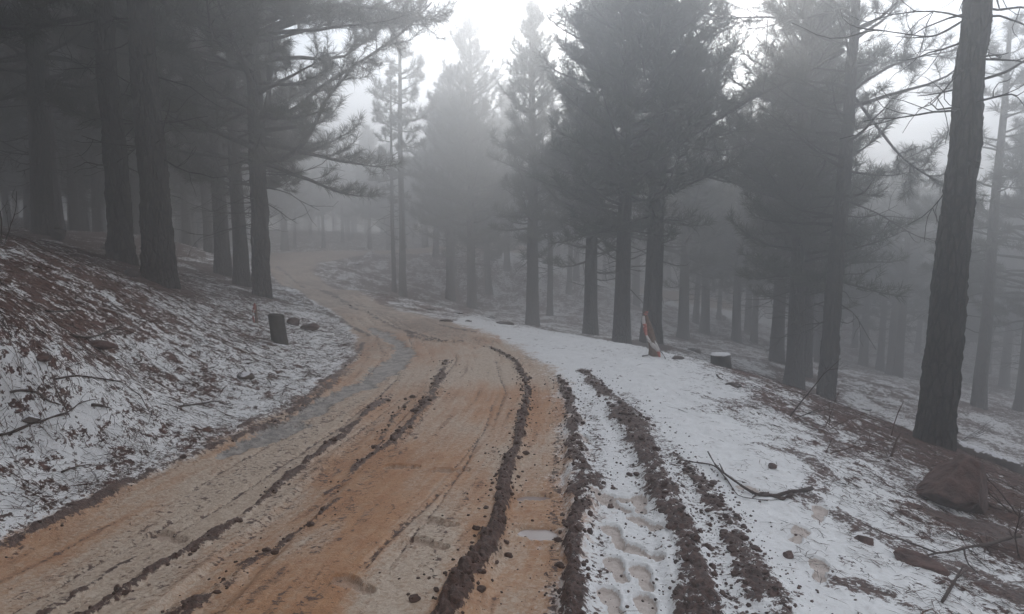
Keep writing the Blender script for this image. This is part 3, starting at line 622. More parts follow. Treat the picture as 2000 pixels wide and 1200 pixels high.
# ------------------------------------------------------------------ ground and road: one sheet, split where the road begins
def build_ground():
    fr = np.arange(-46, 46, .15); sd1 = np.arange(46, 80, .7); bk = np.arange(80, 280, 5.)
    ang = np.concatenate([fr, sd1, bk]); ang = np.radians(ang); na = len(ang)
    rad = np.concatenate([[.25, .5, .8, 1.1, 1.4], np.geomspace(1.6, 16, 500)[0:], np.geomspace(16.1, 96, 170)]); nr = len(rad)
    A, Rr = np.meshgrid(ang, rad)
    X = (Rr * np.sin(A)).ravel(); Y = (Rr * np.cos(A)).ravel()
    X = np.append(X, 0); Y = np.append(Y, 0)
    z, at_ = detail(X, Y); V = np.stack([X, Y, z], 1)
    i = np.arange(nr - 1)[:, None] * na; j = np.arange(na)[None]; jn = (j + 1) % na
    F = np.stack([i + j, i + na + j, i + na + jn, i + jn], -1).reshape(-1, 4)
    cen = V[F].mean(1)[:, :2]; m = inside(cen, DRIVEN)
    T = np.stack([np.full(na, len(X) - 1), np.arange(na), (np.arange(na) + 1) % na], 1)
    tm = inside(V[T].mean(1)[:, :2], DRIVEN)
    for name, fm, tmm in (('ground', ~m, ~tm), ('dirt_road', m, tm)):
        Q = F[fm]; Tt = T[tmm]; used = np.zeros(len(V), bool); used[Q.ravel()] = True; used[Tt.ravel()] = True
        idx = np.cumsum(used) - 1
        fl = np.concatenate([idx[Q].ravel(), idx[Tt].ravel()]); fs = np.concatenate([np.full(len(Q), 4), np.full(len(Tt), 3)]).astype(np.int32)
        me = np_mesh(name, V[used], fl, M_GROUND, True, fs)
        for k, v in at_.items():
            me.attributes.new(k, 'FLOAT', 'POINT').data.foreach_set('value', v[used].astype(np.float32))
        tag(link(name, me), kind='structure')
build_ground()
for i, (x, y, a, b) in enumerate(PUD):
    k = 40; th = np.arange(k) * 2 * np.pi / k; q = 1.4 + .10 * np.sin(th * 3 + i); z0 = gz(x, y) + .012
    V = np.stack([x + a * q * np.cos(th), y + b * q * np.sin(th), np.full(k, z0)], 1)
    tag(link('puddle', np_mesh('puddle', V, np.arange(k), M_WATER, False, np.array([k], np.int32))), kind='structure')

for (m, x, y, lab, grp) in HERO: TR.append(put_tree('pine_tree', m, x, y, 0, 1, lab, grp))
for (px, py, D, m, rz, s, lab, grp) in SPEC:
    x, y = xy(px, py, D); TR.append(put_tree('pine_tree', m, x, y, rz, s, lab, grp))

# thick bent limbs of the pine at the left road edge (parts of that tree), broken branches on the large near trunk
def limb_part(tree, name, pts, r0, r1, tips=0, seed=0, tsc=.27, nsub=0):
    rng = np.random.default_rng(seed); P = np.array(pts, float); t = np.linspace(0, len(P) - 1, len(P) * 4)
    Q = np.stack([np.interp(t, np.arange(len(P)), P[:, i]) for i in range(3)], 1)
    for _ in range(3): Q[1:-1] = (Q[:-2] + 2 * Q[1:-1] + Q[2:]) / 4
    g = Geo(); g.tube(Q, np.linspace(r0, r1, len(Q)) * (1 + .08 * rng.normal(size=len(Q))), 8)
    pos, dr, sl = [], [], []
    for s in range(nsub):
        u = rng.uniform(.4, 1); i = min(len(Q) - 2, int(u * (len(Q) - 1))); T = norm(Q[i + 1] - Q[i])
        S = limb(rng, Q[i], T + rng.normal(size=3) * .55, rng.uniform(.3, 1.0), -.03, .25, 6, .18); g.tube(S, np.linspace(.010, .003, 7), 4, False)
        if tips:
            for q in range(2, 7): pos.append(S[q]); dr.append(S[q] - S[q - 1] + rng.normal(size=3) * .05); sl.append(tsc * rng.uniform(.75, 1.1))
    o = link(name, g.mesh(name, M_BARK if r0 > .03 else M_WOOD), tree)
    if pos: link('needles', tufts_mesh('needles', pos, dr, sl, M_NEEDLE2, rng, 26, .02), o)
    return o
t = HERO and TR[2]
limb_part(t, 'limb', [(.1, 0, 2.62), (.5, 0, 2.6), (.9, -.1, 2.85), (1.15, -.1, 3.25), (1.4, -.2, 3.7), (1.9, -.3, 4.2)], .06, .02, 1, 1, nsub=16)
limb_part(t, 'limb', [(.1, 0, 3.45), (.45, .1, 3.4), (.8, .1, 3.6), (1.2, .1, 3.95), (1.9, .2, 4.4), (2.7, .2, 4.9), (3.3, .2, 5.5)], .055, .015, 1, 2, nsub=26)
limb_part(t, 'limb', [(.05, .1, 3.2), (.2, .2, 3.7), (.22, .3, 4.4), (.3, .4, 5.4)], .07, .04, 0, 3)
limb_part(t, 'limb', [(.05, 0, 5.0), (.9, -.2, 5.25), (1.8, -.3, 5.3), (2.6, -.3, 5.2), (3.5, -.3, 5.0)], .05, .012, 1, 4, nsub=26)
t = TR[3]
limb_part(t, 'broken_branch', [(0.25, 0, 4.1), (0.5, 0, 4.17), (0.75, -0.1, 4.37), (1.05, -0.1, 4.33), (1.4, -0.1, 4.25)], .016, .005, 0, 5, nsub=3)
limb_part(t, 'broken_branch', [(.05, 0, 4.75), (-.15, 0, 4.62), (-.4, -.1, 4.5), (-.75, -.1, 4.55), (-1.0, 0, 4.62)], .014, .004, 0, 6, nsub=3)
limb_part(t, 'broken_branch', [(.03, 0, 5.05), (-.12, 0, 5.1), (-.2, -.05, 5.4), (-.16, -.05, 5.8)], .012, .004, 0, 7, nsub=3)
t = TR[4]
limb_part(t, 'limb', [(0, 0, 7.1), (-0.8, 0, 6.65), (-1.6, 0, 6.3), (-2.4, 0.1, 5.8), (-3.0, 0.1, 5.4)], .04, .012, 1, 8, nsub=14)
limb_part(t, 'limb', [(0.1, 0, 6.4), (0.7, 0, 5.7), (1.2, 0, 5.1), (1.9, 0.1, 4.7), (2.6, 0.1, 4.4)], .035, .010, 1, 9, nsub=22)
limb_part(t, 'limb', [(0.1, 0, 6.3), (0.8, -0.1, 6.8), (1.5, -0.1, 7.0), (2.2, -0.1, 7.1)], .03, .010, 1, 10, nsub=16)
limb_part(t, 'limb', [(0.1, 0, 4.3), (0.8, 0, 4.05), (1.4, -0.1, 3.65), (1.9, -0.1, 3.45)], .018, .006, 0, 11, nsub=6)
limb_part(t, 'limb', [(0, 0, 7.9), (-0.8, -0.1, 7.65), (-1.7, -0.1, 7.7), (-2.6, -0.1, 7.65)], .03, .008, 1, 12, nsub=18)

# the wood standing back in the fog
rng = np.random.default_rng(99); placed = [(p[0], p[1]) for p in PINES_AT]; nfar = 0
BANDS = [(70, 'left of the straight pine behind the round boulder'), (205, 'between the round boulder and the thin lone grey trunk'), (330, 'between the lone grey trunk and the thickest bank trunk'),
         (430, 'between the thickest bank trunk and the close trio'), (560, 'behind the close trio and the roadside pine'), (650, 'just right of the roadside pine, over the far road'), (740, 'above the far bend, left of the crooked young pine'),
         (830, 'behind the pole trunks at the bend'), (905, 'behind the lone pointed spire'), (1000, 'between the pointed spire and the narrow-crowned pine'), (1110, 'behind the narrow-crowned pine near the centre'),
         (1220, 'behind the left of the dense clump'), (1320, 'behind the taped stake'), (1420, 'right of the taped stake'), (1530, 'beyond the snow-capped stump'), (1625, 'behind the thick grey pine and the tall leaning pine'),
         (1710, 'in the gap right of the tall leaning pine'), (1790, 'in the gap just left of the large near trunk'), (1900, 'hidden behind or close right of the large near trunk'), (9999, 'near the right picture edge')]
def band_label(px, D, Dr, m):
    where = next(t for u, t in BANDS if px < u); q = (D - Dr[0]) / (Dr[1] - Dr[0])
    return ('darker nearer ' if q < .22 else 'grey ' if q < .5 else 'pale ' if q < .75 else 'faintest ') + ('spreading ' if m in FAR[3:] else '') + 'pine ' + where
def far_zone(n, pxr, Dr, lab, grp, mind=2.0, s=(.85, 1.12)):
    global nfar
    k = tries = 0
    while k < n and tries < 6000:
        tries += 1; px = rng.uniform(*pxr); D = rng.uniform(Dr[0] ** 1.3, Dr[1] ** 1.3) ** (1 / 1.3); x = (px - 1000) / F_PX * D; y = D
        if min(math.hypot(x - a, y - b) for a, b in placed) < mind: continue
        if inside(np.array([[x, y]]), DRIVEN)[0] or pdist(np.array([[x, y]]), RW)[0][0] < 1.2 or pdist(np.array([[x, y]]), LE)[0][0] < 1.2: continue
        placed.append((x, y)); m = FAR[rng.integers(0, 5)] if lab.startswith('dim') else FAR[rng.integers(0, 4)]; sc_ = rng.uniform(*s)
        wdt = rng.uniform(.75, 1.1)
        tl = rng.normal() * .02; put_tree('pine_tree', m, x, y, rng.uniform(0, 6.28), (sc_ * wdt, sc_ * wdt, sc_), band_label(px, D, Dr, m) + ('' if abs(tl) < .014 else ', leaning right' if tl > 0 else ', leaning left'), grp, tilt=(rng.normal() * .02, tl)); k += 1; nfar += 1
far_zone(66, (-160, 560), (17, 50), 'dim pine among the dark crowded trunks behind the left bank', 'crowded pines behind the left bank', 1.9, (.9, 1.08))
far_zone(46, (540, 880), (41, 72), 'faint slender pine behind the far bend of the road', 'faint pines behind the far bend', 1.9, (.62, .82))
far_zone(56, (800, 1320), (31, 72), 'faint pine in the fog beyond the central pines', 'faint pines beyond the central pines', 2.3, (.8, 1.0))
far_zone(64, (1320, 2120), (26, 72), 'faint pine in the fog down the right slope', 'faint pines down the right slope', 2.4, (.8, 1.0))
# unseen pines added beside and behind the viewpoint to shade the left bank
k = tries = 0
while k < 20 and tries < 9000:
    tries += 1; x = rng.uniform(-14, -3.9); y = rng.uniform(-8, 11)
    if (y > 0 and math.degrees(math.atan2(-x, y)) < 42) or (y <= 0 and x > -3.9) or min(math.hypot(x - a, y - b) for a, b in placed) < 1.9: continue
    placed.append((x, y)); k += 1; s_ = rng.uniform(.92, 1.0)
    put_tree('pine_tree', BROAD[k % 2], x, y, rng.uniform(0, 6.28), (s_ * 1.3, s_ * 1.3, s_), 'unseen pine added beyond the left picture edge to shade the bank', 'unseen pines added to shade the left bank')
# ------------------------------------------------------------------ rocks, stumps, stakes, twigs
def rock_mesh(seed, sx, sy, sz, mat, cuts=9, rough=.05, sub=4):
    import bmesh
    rng = np.random.default_rng(seed); bm = bmesh.new(); bmesh.ops.create_icosphere(bm, subdivisions=sub, radius=1)
    V = np.array([v.co for v in bm.verts])
    for _ in range(cuts):
        nn = norm(rng.normal(size=3)); d = rng.uniform(.45, .80); q = V @ nn; V = V - np.maximum(q - d, 0)[:, None] * nn * .93
    V = V * (1 + rough * (fbm(V[:, 0] * 3 + V[:, 2] * 2, V[:, 1] * 3 - V[:, 2], 4, seed)[:, None] * 1.6 + fbm(V[:, 0] * 11 + V[:, 2] * 7, V[:, 1] * 11, 2, seed + 1)[:, None] * .6))
    V = V * np.array([sx, sy, sz])
    for v, c in zip(bm.verts, V): v.co = c
    me = bpy.data.meshes.new('rock'); bm.to_mesh(me); bm.free(); me.materials.append(mat); me.polygons.foreach_set('use_smooth', np.full(len(me.polygons), sub > 3)); return me
def at_px(px, py): p = hit(px, py); return float(p[0]), float(p[1])
def put(name, me, px, py, label, cat, group=None, rz=0, dz=0., rot=None, n=None):
    x, y = at_px(px, py); o = link(name, me, None, (x, y, gz(x, y) + dz)); o.rotation_euler = rot or (0, 0, rz); return tag(o, label, cat, group)
GR = 'rocks lying in the snow and litter'
put('rock', rock_mesh(21, .37, .30, .29, M_ROCK, 13, .05, 5), 1862, 985, 'big reddish angular rock below the large near trunk at right', 'rock', GR, .5, .10, (.1, .25, .4))
put('rock', rock_mesh(4, .17, .08, .045, M_ROCK, 8, .06), 1785, 1100, 'long flat reddish stone in the snow, low at right', 'rock', GR, 0, .015, (.1, .22, -.45))
put('rock', rock_mesh(5, .19, .15, .15, M_ROCKD, 7, .06), 116, 470, 'dark round boulder on the crest of the left bank', 'rock', GR, 0, .10)
put('rock', rock_mesh(6, .17, .12, .07, M_ROCKD, 7, .06), 208, 487, 'flat dark rock between the boulder and the big bank trunks', 'rock', GR, 0, .03)
put('rock', rock_mesh(7, .12, .10, .07, M_ROCKD, 8), 256, 540, 'dark stone at the left foot of the thickest bank trunk', 'rock', GR, 0, .03)
put('rock', rock_mesh(8, .16, .09, .045, M_ROCK, 8), 193, 681, 'flat brown stone halfway up the left bank', 'rock', GR, 0, .02)
put('rock', rock_mesh(9, .09, .07, .05, M_ROCKS, 8), 480, 735, 'grey stone at the foot of the left bank below the stump', 'rock', GR, .6, .015)
put('rock', rock_mesh(10, .15, .10, .09, M_ROCK, 8), 606, 646, 'reddish block by the road, right of the stump', 'rock', GR, .3, .03)
put('rock', rock_mesh(12, .12, .10, .10, M_ROCK, 8), 574, 634, 'reddish stone close to the right of the stump', 'rock', GR, 0, .03)
put('rock', rock_mesh(13, .06, .05, .03, M_ROCKS, 8), 62, 823, 'small grey stone on the left bank near the picture edge', 'rock', GR, 0, .012)
put('rock', rock_mesh(14, .07, .05, .035, M_ROCK, 8), 85, 705, 'small dark stone high on the left bank near the edge', 'rock', GR, 0, .012)
put('rock', rock_mesh(15, .06, .05, .035, M_ROCK, 8), 1690, 1058, 'brown stone half sunk in snow left of the big reddish rock', 'rock', GR, 0, .012)
put('rock', rock_mesh(16, .035, .03, .025, M_ROCK, 8), 1538, 1088, 'small red pebble beside the rightmost mud ridge', 'rock', GR, 0, .01)
put('rock', rock_mesh(17, .045, .03, .025, M_ROCK, 8), 1508, 912, 'reddish chip in the snow above the forked twig', 'rock', GR, .8, .01)
put('rock', rock_mesh(18, .10, .05, .03, M_ROCKD, 8), 1435, 758, 'flat dark stone on the snowy crest right of the snow-topped stump', 'rock', GR, -.5, .015)
put('rock', rock_mesh(19, .10, .05, .03, M_ROCKD, 8), 1322, 702, 'small dark stone in the snow just right of the taped stake', 'rock', GR, -.6, .015)
for i, (px, py, s, lab) in enumerate([(872, 628, .16, 'dark clod-like stone on the far road verge, left of the row'), (895, 613, .2, 'flat stone beneath the pointed pine'), (915, 628, .13, 'small upright stone on the far verge beneath the pointed pine'),
        (958, 622, .22, 'low broad stone on the far verge'), (985, 634, .24, 'dark broad stone at the right of the far verge row'), (700, 518, .22, 'dark stone at the inside of the road bend'), (840, 605, .2, 'stone left of the row on the far verge'),
        (1645, 792, .22, 'dark stone beyond the crest at the foot of the leaning pine'), (1358, 688, .3, 'long dark hump behind the taped stake'), (1690, 800, .2, 'dark stone in the hollow right of the leaning pine'), (1530, 690, .25, 'dim stone beside the grey pine on the slope')]):
    put('rock', rock_mesh(30 + i, s * .8, s * .45, s * .24, M_ROCKS if i % 2 else M_ROCKD, 8, .07, 3), px, py, lab, 'rock', GR, i * .7, s * .03)

def stump(name, px, py, r, h, mat_side, mat_top, label, tilt=(0, 0), seed=0, snowcap=False, slant=0.0):
    rng = np.random.default_rng(seed); x, y = at_px(px, py); o = empty(name, (x, y, gz(x, y) - .02), 0, label, 'stump', 'cut stumps'); o.rotation_euler = (tilt[0], tilt[1], 0)
    k = 40; n = 16; z = np.linspace(-.12, h, n); th = np.arange(k) * 2 * np.pi / k; TH, Z = np.meshgrid(th, z)
    rad = r * (1 + .10 * np.exp(-np.maximum(Z, 0) / .1) + .10 * fbm(np.cos(TH) * 3 + seed, np.sin(TH) * 3 + Z * 2, 4, seed))
    zt = Z + slant * np.cos(TH) * rad * np.clip(Z / h, 0, 1) + .012 * np.clip(Z / h, 0, 1) * fbm(np.cos(TH) * 4, np.sin(TH) * 4, 2, 3)
    V = np.stack([rad * np.cos(TH), rad * np.sin(TH), zt], -1); g = Geo(); i = np.arange(n - 1)[:, None] * k; j = np.arange(k)[None]; jn = (j + 1) % k
    g.add(V, np.stack([i + j, i + jn, i + k + jn, i + k + j], -1), 4); link('stump_bark', g.mesh('stump_bark', mat_side), o)
    g = Geo(); top = V[-1]; c = top.mean(0); rings = [top, c + (top - c) * .93 + [0, 0, .008], c + (top - c) * .55 + [0, 0, .004], c + (top - c) * .12]
    g.add(np.concatenate(rings), np.concatenate([np.stack([q * k + np.arange(k), q * k + (np.arange(k) + 1) % k, (q + 1) * k + (np.arange(k) + 1) % k, (q + 1) * k + np.arange(k)], 1) for q in range(3)]), 4)
    g.add(rings[3], np.arange(k)[None], k); link('cut_face', g.mesh('cut_face', mat_top), o)
    if snowcap:
        g = Geo(); rr_ = [top + [0, 0, .01], c + (top - c) * .92 + [0, 0, .022], c + (top - c) * .5 + [0, 0, .034], c + (top - c) * .1 + [0, 0, .03]]
        g.add(np.concatenate(rr_), np.concatenate([np.stack([q * k + np.arange(k), q * k + (np.arange(k) + 1) % k, (q + 1) * k + (np.arange(k) + 1) % k, (q + 1) * k + np.arange(k)], 1) for q in range(3)]), 4)
        g.add(rr_[3], np.arange(k)[None], k); link('snow_cap', g.mesh('snow_cap', M_SNOW), o)
    return o
M_SNOW = plain('snow', (.70, .69, .70), (.80, .79, .80), 14, .7)
stump('tree_stump', 547, 672, .098, .40, M_CHAR, M_CHAR, 'tall dark leaning stump at the foot of the left bank', (.0, -.10), 1, slant=-.15)
stump('tree_stump', 1408, 716, .125, .17, M_CHAR, M_CHAR, 'short stump with a snow cap on the right crest', (.0, -.05), 2, snowcap=True)

def ribbon(parent, name, pts, wds, mat, seed=0):
    rng = np.random.default_rng(seed); P = np.array(pts, float); m = (len(P) - 1) * 6 + 1; t = np.linspace(0, len(P) - 1, m)
    Q = np.stack([np.interp(t, np.arange(len(P)), P[:, i]) for i in range(3)], 1)
    for _ in range(2): Q[1:-1] = (Q[:-2] + 2 * Q[1:-1] + Q[2:]) / 4
    wd = np.interp(t, np.arange(len(P)), wds); tw = np.cumsum(rng.normal(size=m) * .22)
    T = np.gradient(Q, axis=0); side = np.stack([np.cos(tw), np.sin(tw) * .8, np.sin(tw) * .3], 1); side -= (np.sum(side * T, 1) / np.sum(T * T, 1))[:, None] * T; side /= np.linalg.norm(side, axis=1)[:, None]
    nn = np.cross(T, side); nn /= np.linalg.norm(nn, axis=1)[:, None]
    e = .0015; V = np.concatenate([Q + side * wd[:, None] / 2 + nn * e, Q - side * wd[:, None] / 2 + nn * e, Q - side * wd[:, None] / 2 - nn * e, Q + side * wd[:, None] / 2 - nn * e])
    i = np.arange(m - 1); F = np.concatenate([np.stack([a * m + i, b * m + i, b * m + i + 1, a * m + i + 1], 1) for a, b in ((0, 1), (1, 2), (2, 3), (3, 0))])
    g = Geo(); g.add(V, F, 4); return link(name, g.mesh(name, mat), parent)
def stake(px, py, pts, r, label):
    x, y = at_px(px, py); o = empty('marker_stake', (x, y, gz(x, y)), 0, label, 'stake', 'stakes wrapped with warning tape')
    g = Geo(); P = np.array(pts, float); t = np.linspace(0, len(P) - 1, 12); Q = np.stack([np.interp(t, np.arange(len(P)), P[:, i]) for i in range(3)], 1)
    g.tube(Q, np.linspace(r[0], r[1], 12), 9); link('post', g.mesh('post', M_STAKE), o); return o
s1 = stake(1272, 694, [(.045, 0, -.1), (.03, 0, .1), (-.03, 0, .35), (-.10, .02, .57)], (.085, .022), 'leaning wooden stake on the right verge with faded red and white tape')
def warning_tape(label, x, y, cat='tape'):
    return empty('warning_tape', (x, y, gz(x, y)), 0, label, 'tape', 'red and white warning tape tied to stakes')
x, y = at_px(1272, 694); w1 = warning_tape('faded red and white tape trailing down the leaning stake on the right', x, y)
ribbon(w1, 'white_band', [(-.125, -.06, .52), (-.12, -.05, .44), (-.105, -.07, .38)], [.03, .05, .045], M_TAPEW, 1)
ribbon(w1, 'red_band', [(-.11, -.07, .42), (-.10, -.08, .34), (-.085, -.08, .27)], [.05, .05, .03], M_TAPER, 2)
ribbon(w1, 'white_band', [(-.085, -.08, .275), (-.05, -.10, .2), (.01, -.11, .13), (.07, -.09, .06)], [.02, .04, .06, .05], M_TAPEW, 3)
ribbon(w1, 'white_band', [(.03, -.06, .20), (.05, -.08, .14), (.075, -.08, .08)], [.01, .035, .03], M_TAPEW, 4)
ribbon(w1, 'red_band', [(.07, -.09, .065), (.085, -.09, .02), (.09, -.1, -.02)], [.045, .035, .025], M_TAPER, 5)
ribbon(w1, 'knot', [(-.10, -.05, .56), (-.07, -.06, .58), (-.08, -.06, .53), (-.12, -.05, .55)], [.03, .035, .03, .02], M_TAPER, 6)
s2 = stake(502, 632, [(.0, 0, -.1), (-.005, 0, .1), (-.01, 0, .28)], (.022, .018), 'short stub of a stake left of the tall dark stump')
x, y = at_px(502, 632); w2 = warning_tape('bright red and white tape looped from the short stake to the dark stump', x, y)
ribbon(w2, 'red_band', [(-.01, -.03, .29), (-.015, -.035, .22), (-.03, -.04, .16)], [.025, .05, .045], M_TAPER, 7)
ribbon(w2, 'white_band', [(-.02, -.045, .20), (-.035, -.045, .15), (-.045, -.045, .10)], [.03, .035, .03], M_TAPEW, 8)
ribbon(w2, 'red_band', [(-.04, -.04, .11), (-.03, -.04, .05), (-.02, -.04, .0)], [.03, .035, .02], M_TAPER, 9)
ribbon(w2, 'white_band', [(-.005, -.03, .295), (.05, -.04, .23), (.09, -.05, .13), (.12, -.06, .02)], [.010, .014, .016, .022], M_TAPEW, 10)

def twig_mesh(seed, L, r, curve=.25, subs=3, mat=None, lift=.02):
    rng = np.random.default_rng(seed); g = Geo(); n = 9; a = 0; P = [np.zeros(3)]; bend = rng.normal() * curve
    for i in range(n): a += bend / n * 2 + rng.normal() * curve * .35; P.append(P[-1] + np.array([math.cos(a), math.sin(a), 0]) * L / n)
    P = np.array(P); P -= P.mean(0); P[:, 2] = r * .6 + lift * np.abs(np.sin(np.linspace(0, 3.1, n + 1) + rng.uniform(0, 1))) * rng.uniform(.2, 1)
    g.tube(P, np.linspace(r, r * .35, n + 1) * (1 + .12 * rng.normal(size=n + 1)), 6)
    for s in range(subs):
        i = rng.integers(2, 8); T = norm(P[i + 1] - P[i]); q = rng.choice([-1, 1]) * rng.uniform(.4, 1.0); d = np.array([T[0] * math.cos(q) - T[1] * math.sin(q), T[0] * math.sin(q) + T[1] * math.cos(q), rng.uniform(0, .3)])
        S = limb(rng, P[i], d, L * rng.uniform(.15, .4), 0, -.05, 5, .15); g.tube(S, np.linspace(r * .5, r * .2, 6), 5)
    return g.mesh('twig', mat or M_TWIG)
def twig_px(pts, r, subs, label, group='fallen branches in the snow', seed=0, mat=None, lift=.012, name='fallen_branch', cat='branch'):
    """a branch lying on the ground through photo points"""
    rng = np.random.default_rng(seed); W2 = np.array([at_px(*p[:2]) for p in pts]); n = len(pts) * 4; t = np.linspace(0, len(pts) - 1, n)
    X = np.interp(t, np.arange(len(pts)), W2[:, 0]); Y = np.interp(t, np.arange(len(pts)), W2[:, 1]); H = np.interp(t, np.arange(len(pts)), [p[2] if len(p) > 2 else lift for p in pts])
    Z = detail(X, Y)[0] + H; P = np.stack([X, Y, Z], 1); c = P[0].copy(); P -= c
    for _ in range(2): P[1:-1] = (P[:-2] + 2 * P[1:-1] + P[2:]) / 4
    g = Geo(); g.tube(P, np.linspace(r, r * .35, n) * (1 + .15 * rng.normal(size=n)), 7); L = np.linalg.norm(P[-1])
    for s in range(subs):
        i = rng.integers(n // 4, n - 1); T = norm(P[i] - P[i - 1]); S = limb(rng, P[i], T + rng.normal(size=3) * [.6, .6, .12], L * rng.uniform(.12, .3), 0, -.02, 5, .12); g.tube(S, np.linspace(r * .5, r * .2, 6), 5)
    return tag(link(name, g.mesh(name, mat or M_TWIG), None, tuple(c)), label, cat, group)
twig_px([(1585, 964, .03), (1545, 975, .03), (1510, 972, .02), (1480, 976, .01), (1440, 955, .03), (1400, 928, .05), (1382, 902, .07)], .014, 1, 'long forked dark branch curving across the snow in front at right', seed=1)
twig_px([(1546, 976, .02), (1525, 984, .01), (1490, 968, .02), (1470, 978, .01)], .012, 0, 'short dark fork lying against the long curved branch', seed=2)
twig_px([(1345, 905), (1395, 910), (1420, 940), (1440, 975), (1500, 988)], .006, 1, 'thin crooked twig below the long curved branch', seed=3)
twig_px([(140, 657, .01), (165, 664, .02), (200, 660, .03), (245, 642, .05)], .012, 1, 'bow-shaped pale branch in the middle of the left bank', seed=4)
twig_px([(0, 850), (50, 838), (80, 826), (130, 815), (160, 790)], .010, 2, 'long thin twig crossing the left bank at the picture edge', seed=5)
twig_px([(90, 608), (150, 610)], .008, 0, 'straight thin stick high on the left bank', seed=6)
twig_px([(120, 923), (180, 908)], .007, 0, 'short straight stick low on the left bank', seed=7)
twig_px([(110, 745), (180, 742), (240, 748)], .009, 1, 'flat grey twig in the left bank snow above the picture middle', seed=8)
twig_px([(350, 795), (420, 783), (450, 795)], .008, 2, 'thin twig near the road below the grey stone', seed=9)
twig_px([(20, 770), (75, 772), (100, 790), (120, 797)], .010, 1, 'dark crooked twig on the left bank near the picture edge', seed=10)
twig_px([(180, 798), (215, 801)], .012, 0, 'stubby dark stick on the left bank', seed=12)
twig_px([(1990, 1065, .06), (1930, 1078, .05), (1870, 1085, .03), (1800, 1095, .02)], .012, 2, 'rough brown branch at the right edge below the big rock', seed=13)
twig_px([(1255, 700), (1290, 690), (1300, 702)], .008, 0, 'bent thin twig in the snow below the taped stake', seed=14)
twig_px([(1400, 735), (1412, 745)], .012, 0, 'short dark stick on the snowy crest', seed=15)
twig_px([(1840, 1180), (1870, 1130), (1880, 1110)], .008, 1, 'dark twig standing out of the snow at lower right', seed=16)
# fallen trunk beyond the crest at right
def log(px0, py0, px1, py1, r, label, D0, D1):
    a = at(px0, py0, D0); b_ = at(px1, py1, D1); n = 14; t = np.linspace(0, 1, n); X = a[0] + (b_[0] - a[0]) * t; Y = a[1] + (b_[1] - a[1]) * t; Z = detail(X, Y)[0] + r * .6
    P = np.stack([X, Y, Z], 1); Z[:] = np.poly1d(np.polyfit(t, Z, 1))(t); P[:, 2] = Z; c = P[0].copy(); g = Geo(); g.tube(P - c, r * (1 + .06 * np.random.default_rng(3).normal(size=n)), 12)
    tag(link('fallen_log', g.mesh('fallen_log', M_ROCKS), None, tuple(c)), label, 'log')
log(1868, 832, 2080, 868, .11, 'dark fallen log beyond the crest right of the large near trunk', 9.6, 8.6)

def shrub(px, py, stems, label, spread=.5, seed=0, mat=None, group='bare shrubs on the right verge', name='bare_shrub', tw=5):
    """stems: list of (dx, dy, dz, length, radius) directions"""
    rng = np.random.default_rng(seed); g = Geo()
    for (dx, dy, dz, L_, r) in stems:
        P = limb(rng, (rng.normal() * .03, rng.normal() * .03, -.03), (dx, dy, dz), L_, -.01, .03, 10, .07); g.tube(P, np.linspace(r, r * .25, 11), 6)
        for q in range(tw):
            i = rng.integers(3, 10); S = limb(rng, P[i], P[i] - P[i - 1] + rng.normal(size=3) * .035 * L_ * spread * 2, L_ * rng.uniform(.2, .5) * (1.15 - i / 11), 0, .03, 6, .12); g.tube(S, np.linspace(r * .45, r * .15, 7), 4)
            for u in range(2):
                k = rng.integers(2, 6); U = limb(rng, S[k], S[k] - S[k - 1] + rng.normal(size=3) * .03 * L_, L_ * .12, 0, .03, 3, .15); g.tube(U, np.linspace(r * .22, r * .1, 4), 3)
    x, y = at_px(px, py); return tag(link(name, g.mesh(name, mat or M_RTWIG), None, (x, y, gz(x, y))), label, 'shrub', group)
shrub(1540, 818, [(.55, 0, .9, .75, .008), (.3, 0, .12, .5, .006), (.9, 0, .3, .45, .005)], 'thin arching stem rising from the crest left of the leaning pine', .5, 1, M_TWIG, tw=2)
shrub(1737, 892, [(.05, 0, 1, .28, .013), (-.5, 0, .8, .2, .006)], 'upright forked stem just left of the large near trunk', .4, 2, tw=1)
shrub(1742, 850, [(.42, 0, .9, .42, .008)], 'slanting thin stem above the upright forked one', .3, 22, tw=1)
shrub(1620, 838, [(-.5, 0, .5, .35, .005), (.2, 0, .7, .4, .005), (.7, 0, .4, .4, .005), (-.1, 0, .9, .3, .005), (1, 0, .1, .4, .005)], 'low tangle of reddish twigs on the crest, middle of the verge', .8, 3, tw=7)
shrub(1690, 880, [(-.7, 0, .3, .3, .005), (.5, -.2, .3, .35, .005), (.1, 0, .6, .2, .004), (.9, 0, .15, .35, .005)], 'low reddish brush left of the large near trunk', .8, 4, tw=7)
shrub(1875, 862, [(.9, 0, .35, .8, .008), (.9, .1, .55, .75, .007), (.9, 0, .18, .7, .006), (.8, -.1, .42, .6, .006)], 'spray of long bare twigs from the foot of the large near trunk', .5, 5, M_TWIG, tw=7)
shrub(1990, 1010, [(-.9, .1, .22, .75, .009), (-.8, 0, .45, .65, .008), (-.7, -.1, .7, .6, .007), (-.95, -.1, .05, .7, .007), (-.5, 0, .9, .6, .006), (.2, 0, .8, .5, .006), (-.9, -.2, .12, .6, .006)], 'dense dark brush in front of the big reddish rock', .6, 6, M_TWIG, tw=10)
shrub(1985, 1085, [(-.9, .1, .3, .55, .008), (-.8, -.3, .3, .5, .008), (-.6, .1, .5, .45, .007), (-.2, 0, .7, .4, .006), (-.9, 0, .1, .5, .006)], 'dark bushy debris at the right edge below the rock', .7, 7, M_TWIG, tw=10)
shrub(1760, 950, [(-.9, 0, .15, .4, .006), (-.6, -.3, .25, .35, .006), (.5, -.4, .15, .45, .006), (-.9, -.4, .05, .4, .005)], 'flattened brown twigs left of the big reddish rock', .7, 8, tw=8)
